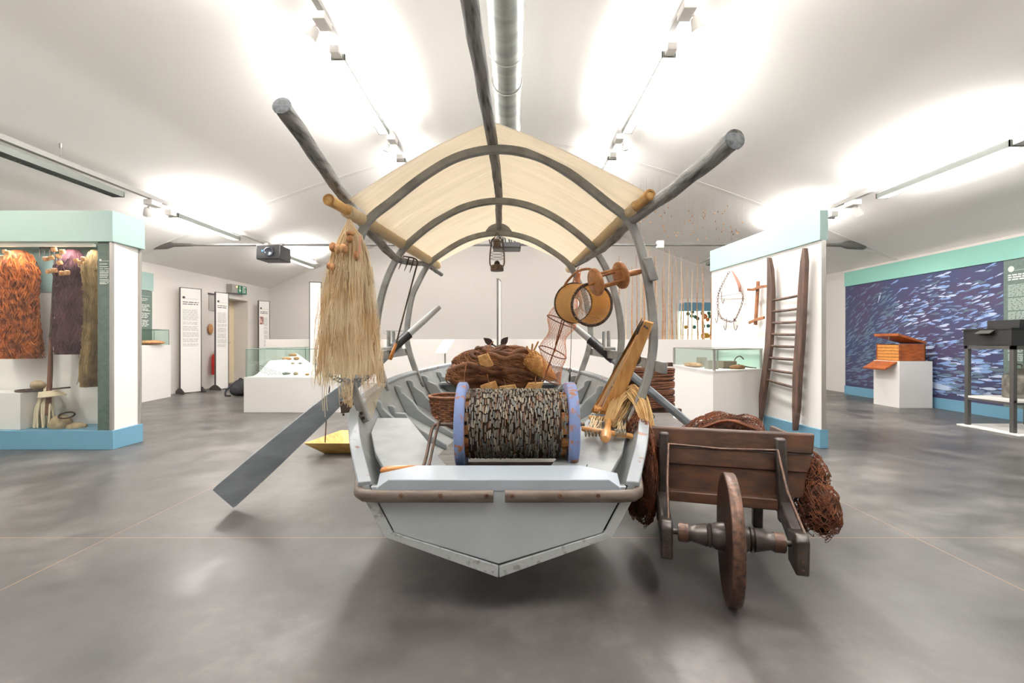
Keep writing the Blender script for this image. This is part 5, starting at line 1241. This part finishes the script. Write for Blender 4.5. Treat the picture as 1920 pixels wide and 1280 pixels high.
for x, y, dx in ((1353,556,3),(1346,592,-3),(1362,606,-3),(1376,606,4)):
    part('hook', MB().tube(cat([on(x,y-10,.03), on(x,y+2,.03), on(x+dx*.5,y+11,.035), on(x+dx,y+12,.04), on(x+dx*1.7,y+4,.04)],5), .0042, 6), m_chain, chn)
# ---- glass vitrine by the partition
ov = thing('tool_vitrine', 'white glass topped vitrine in front of the ladder partition', 'vitrine', (2.5,5.8,0))
po = [(2.178,5.2,0),(2.945,5.62,0),(2.86,6.62,0),(2.215,6.6,0)]; z1, z2 = .726, .963
part('pedestal', MB().prism(po, (0,0,z1)), m_white, ov, bevel=.003)
for i in range(4):
    a, b = V(po[i]), V(po[(i+1)%4]); d = (b-a).normalized(); nn = V((d.y,-d.x,0)); L = (b-a).length
    part('glass_pane', MB().obox((a+b)/2-nn*.02+V((0,0,(z1+z2)/2)), d*(L/2-.02), nn*.003, V((0,0,(z2-z1)/2-.008))), m_glassg, ov)
    part('corner_post', MB().obox(a+V((.02*(1 if i in (0,3) else -1),.02,(z1+z2)/2)), V((.012,0,0)), V((0,.012,0)), V((0,0,(z2-z1)/2))), m_alu, ov)
    part('top_rail', MB().bar([a-nn*.02+V((0,0,z2)), b-nn*.02+V((0,0,z2))], .022, .014), m_alu, ov)
    part('base_rail', MB().bar([a-nn*.0+V((0,0,z1)), b-nn*.0+V((0,0,z1))], .012, .014), m_white, ov)
part('glass_top', MB().prism([V(p)+V((0,0,z2-.002)) for p in po], (0,0,.006)), m_glassg, ov)
m_gbox = M('grey card box', (146,136,126), .7)
solo('card_box', MB().box((2.30,5.62,z1),(2.42,5.74,z1+.10)), m_gbox, 'grey box at the left inside the tool vitrine', 'box', bevel=.003)
solo('dark_box', MB().box((2.52,5.72,z1),(2.68,5.86,z1+.09)), M('brown grey box', (122,104,90), .7), 'brownish box in the middle of the tool vitrine', 'box', bevel=.003)
solo('small_block', MB().box((2.42,6.2,z1),(2.52,6.3,z1+.12)), m_gbox, 'small grey block at the back of the tool vitrine', 'box', bevel=.003)
solo('flat_relic', MB().blob((2.32,6.15,z1+.025),(.10,.2,.03),.15,3,2,20,squash=.024), m_cork, 'flat brown relic lying at the far left in the tool vitrine', 'relic')
solo('iron_hook', MB().tube(cat([V((2.72,5.8,z1+.014)),V((2.68,5.78,z1+.10)),V((2.73,5.76,z1+.15)),V((2.78,5.76,z1+.11))],5), .007, 6).tube(cat([V((2.70,5.74,z1+.05)),V((2.80,5.68,z1+.02)),V((2.88,5.66,z1+.012))],5),.008,6), m_iron, 'dark curved iron hook at the right of the tool vitrine', 'hook')
solo('pebble_heap', MB().blob((2.66,5.66,z1+.02),(.09,.06,.03),.3,5,4,22,squash=.02), m_bark2, 'low brown heap of fragments in front of the iron hook', 'relic')

# ---- fish mural on the right wall
XM = 6.70
def mr(px, py): return hit(px, py, (XM,0,0), (1,0,0))
y_a, y_b = mr(1585,640).y, 3.2
ym = mr(1882,640).y
mu = thing('fish_mural', 'large wall mural of a shoal of silvery fish in dark blue water', 'mural', (XM,7.5,0))
z_t, z_h, z_b = 2.43, 2.15, .165
m_mur = M('dark blue water print', (60,52,84), .55, c2=(44,56,92), scale=1.6, lo=.4, hi=.65)
part('backing', MB().box((XM+.02,y_b,0),(XR,y_a,z_t)), m_white, mu)
part('print', MB().box((XM,ym,z_b),(XM+.02,y_a,z_h)), m_mur, mu)
part('teal_band', MB().box((XM-.02,y_b,z_h),(XM+.02,y_a,z_t)), M('deep teal band', (128,180,168), .55), mu); part('blue_skirting', MB().box((XM-.02,y_b,0),(XM+.02,y_a,z_b)), m_blue, mu)
random.seed(42); fishes = MB()
fm_ = [M('fish print slate', (92,112,140), .6), M('fish print blue', (120,150,196), .6), M('fish print pale', (176,190,214), .6), M('fish print grey teal', (84,104,118), .6)]
def fish(y, z, L, ang, m, k):
    d = V((0,-math.cos(ang),math.sin(ang))); u = V((0,math.sin(ang),math.cos(ang))); o = V((XM-.0012-k*.000002,y,z)); h = L*.085
    pf = [(0,.1),(.1,.65),(.3,1),(.55,.8),(.8,.35),(.86,.2),(1,.75)]
    pts = [o-d*L*(f-.5)+u*h*w_ for f, w_ in pf] + [o-d*L*(.94-.5)] + [o-d*L*(f-.5)-u*h*w_ for f, w_ in reversed(pf)]
    pts = [V((p.x, min(max(p.y,ym+.002),y_a-.002), min(max(p.z,z_b+.002),z_h-.002))) for p in pts]
    n = len(pts); c = o
    fishes.add(pts, [tuple(range(n))], m)
for k in range(1500):
    f = random.random(); y = ym + (y_a-ym)*f; z = random.uniform(z_b+.05,z_h-.03)
    if z > 1.7 + .4*math.sin(f*5) and random.random() < .6: continue
    dens = .9 if f > .55 else .75
    if random.random() > dens: continue
    L = random.uniform(.05,.19)*(1.5 if z < .8 and f < .5 else 1); ang = .35 + .25*math.sin(y*1.5) + random.gauss(0,.14)*1.0
    if z < .9: ang *= .35
    m = random.choice((0,3,3,0)) if f > .6 else random.choice((0,1,1,2,3))
    fish(y, z, L, ang, m, k)
for y, z, L, a in ((8.0,.85,.42,.0),(7.55,.34,.5,-.05),(8.75,1.85,.2,1.2),(7.75,.95,.3,.1)): fish(y, z, L, a, 2, 1200)
part('printed_fish', fishes, fm_, mu)
part('text_field', MB().box((XM-.002,y_b,z_b),(XM+.02,ym,z_h)), m_dkpanel, mu, 'dark green text field at the right of the mural')
mb = MB(); f = lambda x, y: V((XM-.004, ym-.06-x, y))
text_lines(f, .0, .9, [1.93,1.9,1.87], .018, 4, mb); mb.lathe([(.04,0),(.04,.002),(0,.002)], (XM-.003,ym-.1,2.02), (-1,0,0), 16); mb.box((XM-.004,ym-1.0,1.995),(XM-.003,ym-.14,1.998))
part('heading', mb, m_print, mu)
mb = MB(); text_lines(f, .0, .95, [1.80-.0165*i for i in range(62) if i not in (10,21,31,44,55)], .009, 6, mb); part('body_text', mb, M('pale green print ink', (176,190,182), .7), mu)
# ---- wooden chest on its pedestal
solo('chest_pedestal', MB().box((6.10,7.56,0),(6.625,8.10,.738)), m_white, 'square white pedestal in front of the fish mural', 'plinth', bevel=.003)
cz = .738
cb = thing('wooden_chest', 'orange brown wooden chest with open lid and drop front on the pedestal', 'chest', (6.35,7.85,cz))
part('body', MB().box((6.16,7.60,cz),(6.55,8.08,cz+.012)).box((6.13,7.60,cz),(6.55,7.615,cz+.27)).box((6.13,8.065,cz),(6.55,8.08,cz+.27)).box((6.535,7.6,cz),(6.55,8.08,cz+.27)), m_boxw, cb, bevel=.002)
for k in range(5): part('drawer', MB().box((6.135,7.62,cz+.012+.05*k),(6.5,8.06,cz+.056+.05*k)), m_drawer, cb, 'pale drawer front', bevel=.003)
part('lid', MB().prism([(6.55,7.58,cz+.275),(6.55,7.58,cz+.305),(6.10,7.58,cz+.44),(6.10,7.58,cz+.40)], (0,.51,0)), m_boxw, cb, bevel=.004)
part('drop_front', MB().prism([(6.155,7.6,cz+.0),(6.15,7.6,cz+.022),(5.90,7.6,cz-.12),(5.905,7.6,cz-.145)], (0,.48,0)), m_boxw, cb, bevel=.003)
part('lid_catch', MB().lathe([(.006,0),(.006,.06),(.0,.065)], (6.14,7.82,cz+.34), (0,0,1), 8), m_alu, cb)
# ---- black iron stove box on a steel stand
sd = thing('steel_stand', 'grey steel stand on a white base plate at the right edge', 'stand', (6.0,5.65,0))
xs0, xs1, ys0, ys1 = 5.62, 6.35, 5.38, 5.92
part('base_plate', MB().box((xs0-.05,ys0-.12,0),(xs1+.1,ys1+.1,.022)), m_white, sd, bevel=.006)
for x in (xs0,xs1):
    for y in (ys0,ys1): part('leg', MB().box((x,y,.022),(x+.045,y+.045,1.0)), m_legm, sd, bevel=.003)
part('top_frame', MB().box((xs0,ys0,.96),(xs1+.045,ys0+.03,1.0)).box((xs0,ys1+.015,.96),(xs1+.045,ys1+.045,1.0)).box((xs0,ys0,.96),(xs0+.03,ys1+.045,1.0)), m_legm, sd)
part('shelf', MB().box((xs0+.005,ys0+.0,.36),(xs1+.04,ys1+.04,.385)), m_white, sd, 'white lower shelf'); part('shelf_frame', MB().box((xs0+.0,ys0-.002,.335),(xs1+.045,ys0+.03,.362)).box((xs0-.002,ys0,.335),(xs0+.03,ys1+.045,.362)), m_legm, sd)
bx = thing('iron_box', 'black painted metal box with a tilted vent flap on the steel stand', 'box', (5.98,5.66,1.0))
part('body', MB().box((xs0+.0,ys0+.02,1.002),(xs1+.04,ys1+.06,1.20)), m_blkm, bx, bevel=.004); part('rim', MB().box((xs0-.01,ys0+.01,1.19),(xs1+.05,ys1+.07,1.205)), m_blkm, bx)
part('upper_box', MB().box((xs0+.1,ys0-.0+.03,1.2),(xs1,ys0+.4,1.30)), m_blkm, bx, bevel=.003)
part('vent_flap', MB().prism([(xs0-.0,5.58,1.18),(xs0-.0,5.76,1.18),(xs0-.07,5.76,1.14),(xs0-.07,5.58,1.14)], (0,0,.008)), m_legm, bx)
part('vent_opening', MB().box((xs0-.003,5.57,1.12),(xs0+.004,5.77,1.185)), m_crack, bx)
mc = thing('milk_can', 'dull zinc can with a lid and wire handle on the lower shelf', 'can', (5.98,5.68,.385))
part('body', MB().lathe([(0,0),(.125,0),(.13,.01),(.13,.235),(.118,.27),(.085,.285),(0,.285)], (5.98,5.68,.386), (0,0,1), 32), m_can, mc); part('lid', MB().lathe([(.07,.28),(.07,.33),(.075,.335),(.075,.345),(0,.35)], (5.98,5.68,.386), (0,0,1), 28), m_can, mc)
part('lid_handle', MB().tube(cat([V((5.93,5.68,.735)),V((5.935,5.68,.775)),V((6.025,5.68,.775)),V((6.03,5.68,.735))],5), .006, 8), m_iron, mc)
# ---- hanging mobile of tiny flies under the vault
mb = MB(); random.seed(33)
for k in range(70):
    px, py = random.uniform(1185,1400), random.uniform(385,450); Y = random.uniform(8.8,10.5); p = at(px,py,Y); zc = ceil_z(p.x)
    if p.z > zc-.05: p.z = zc-.06
    mb.blob(p,(.012,.012,.022),.1,2,k,6); mb.tube([p, V((p.x,p.y,zc))], .0008, 3)
solo('lure_cloud', mb, m_rodb, 'cloud of tiny lures hanging on threads under the ceiling above the rods', 'lures', stuff=True)
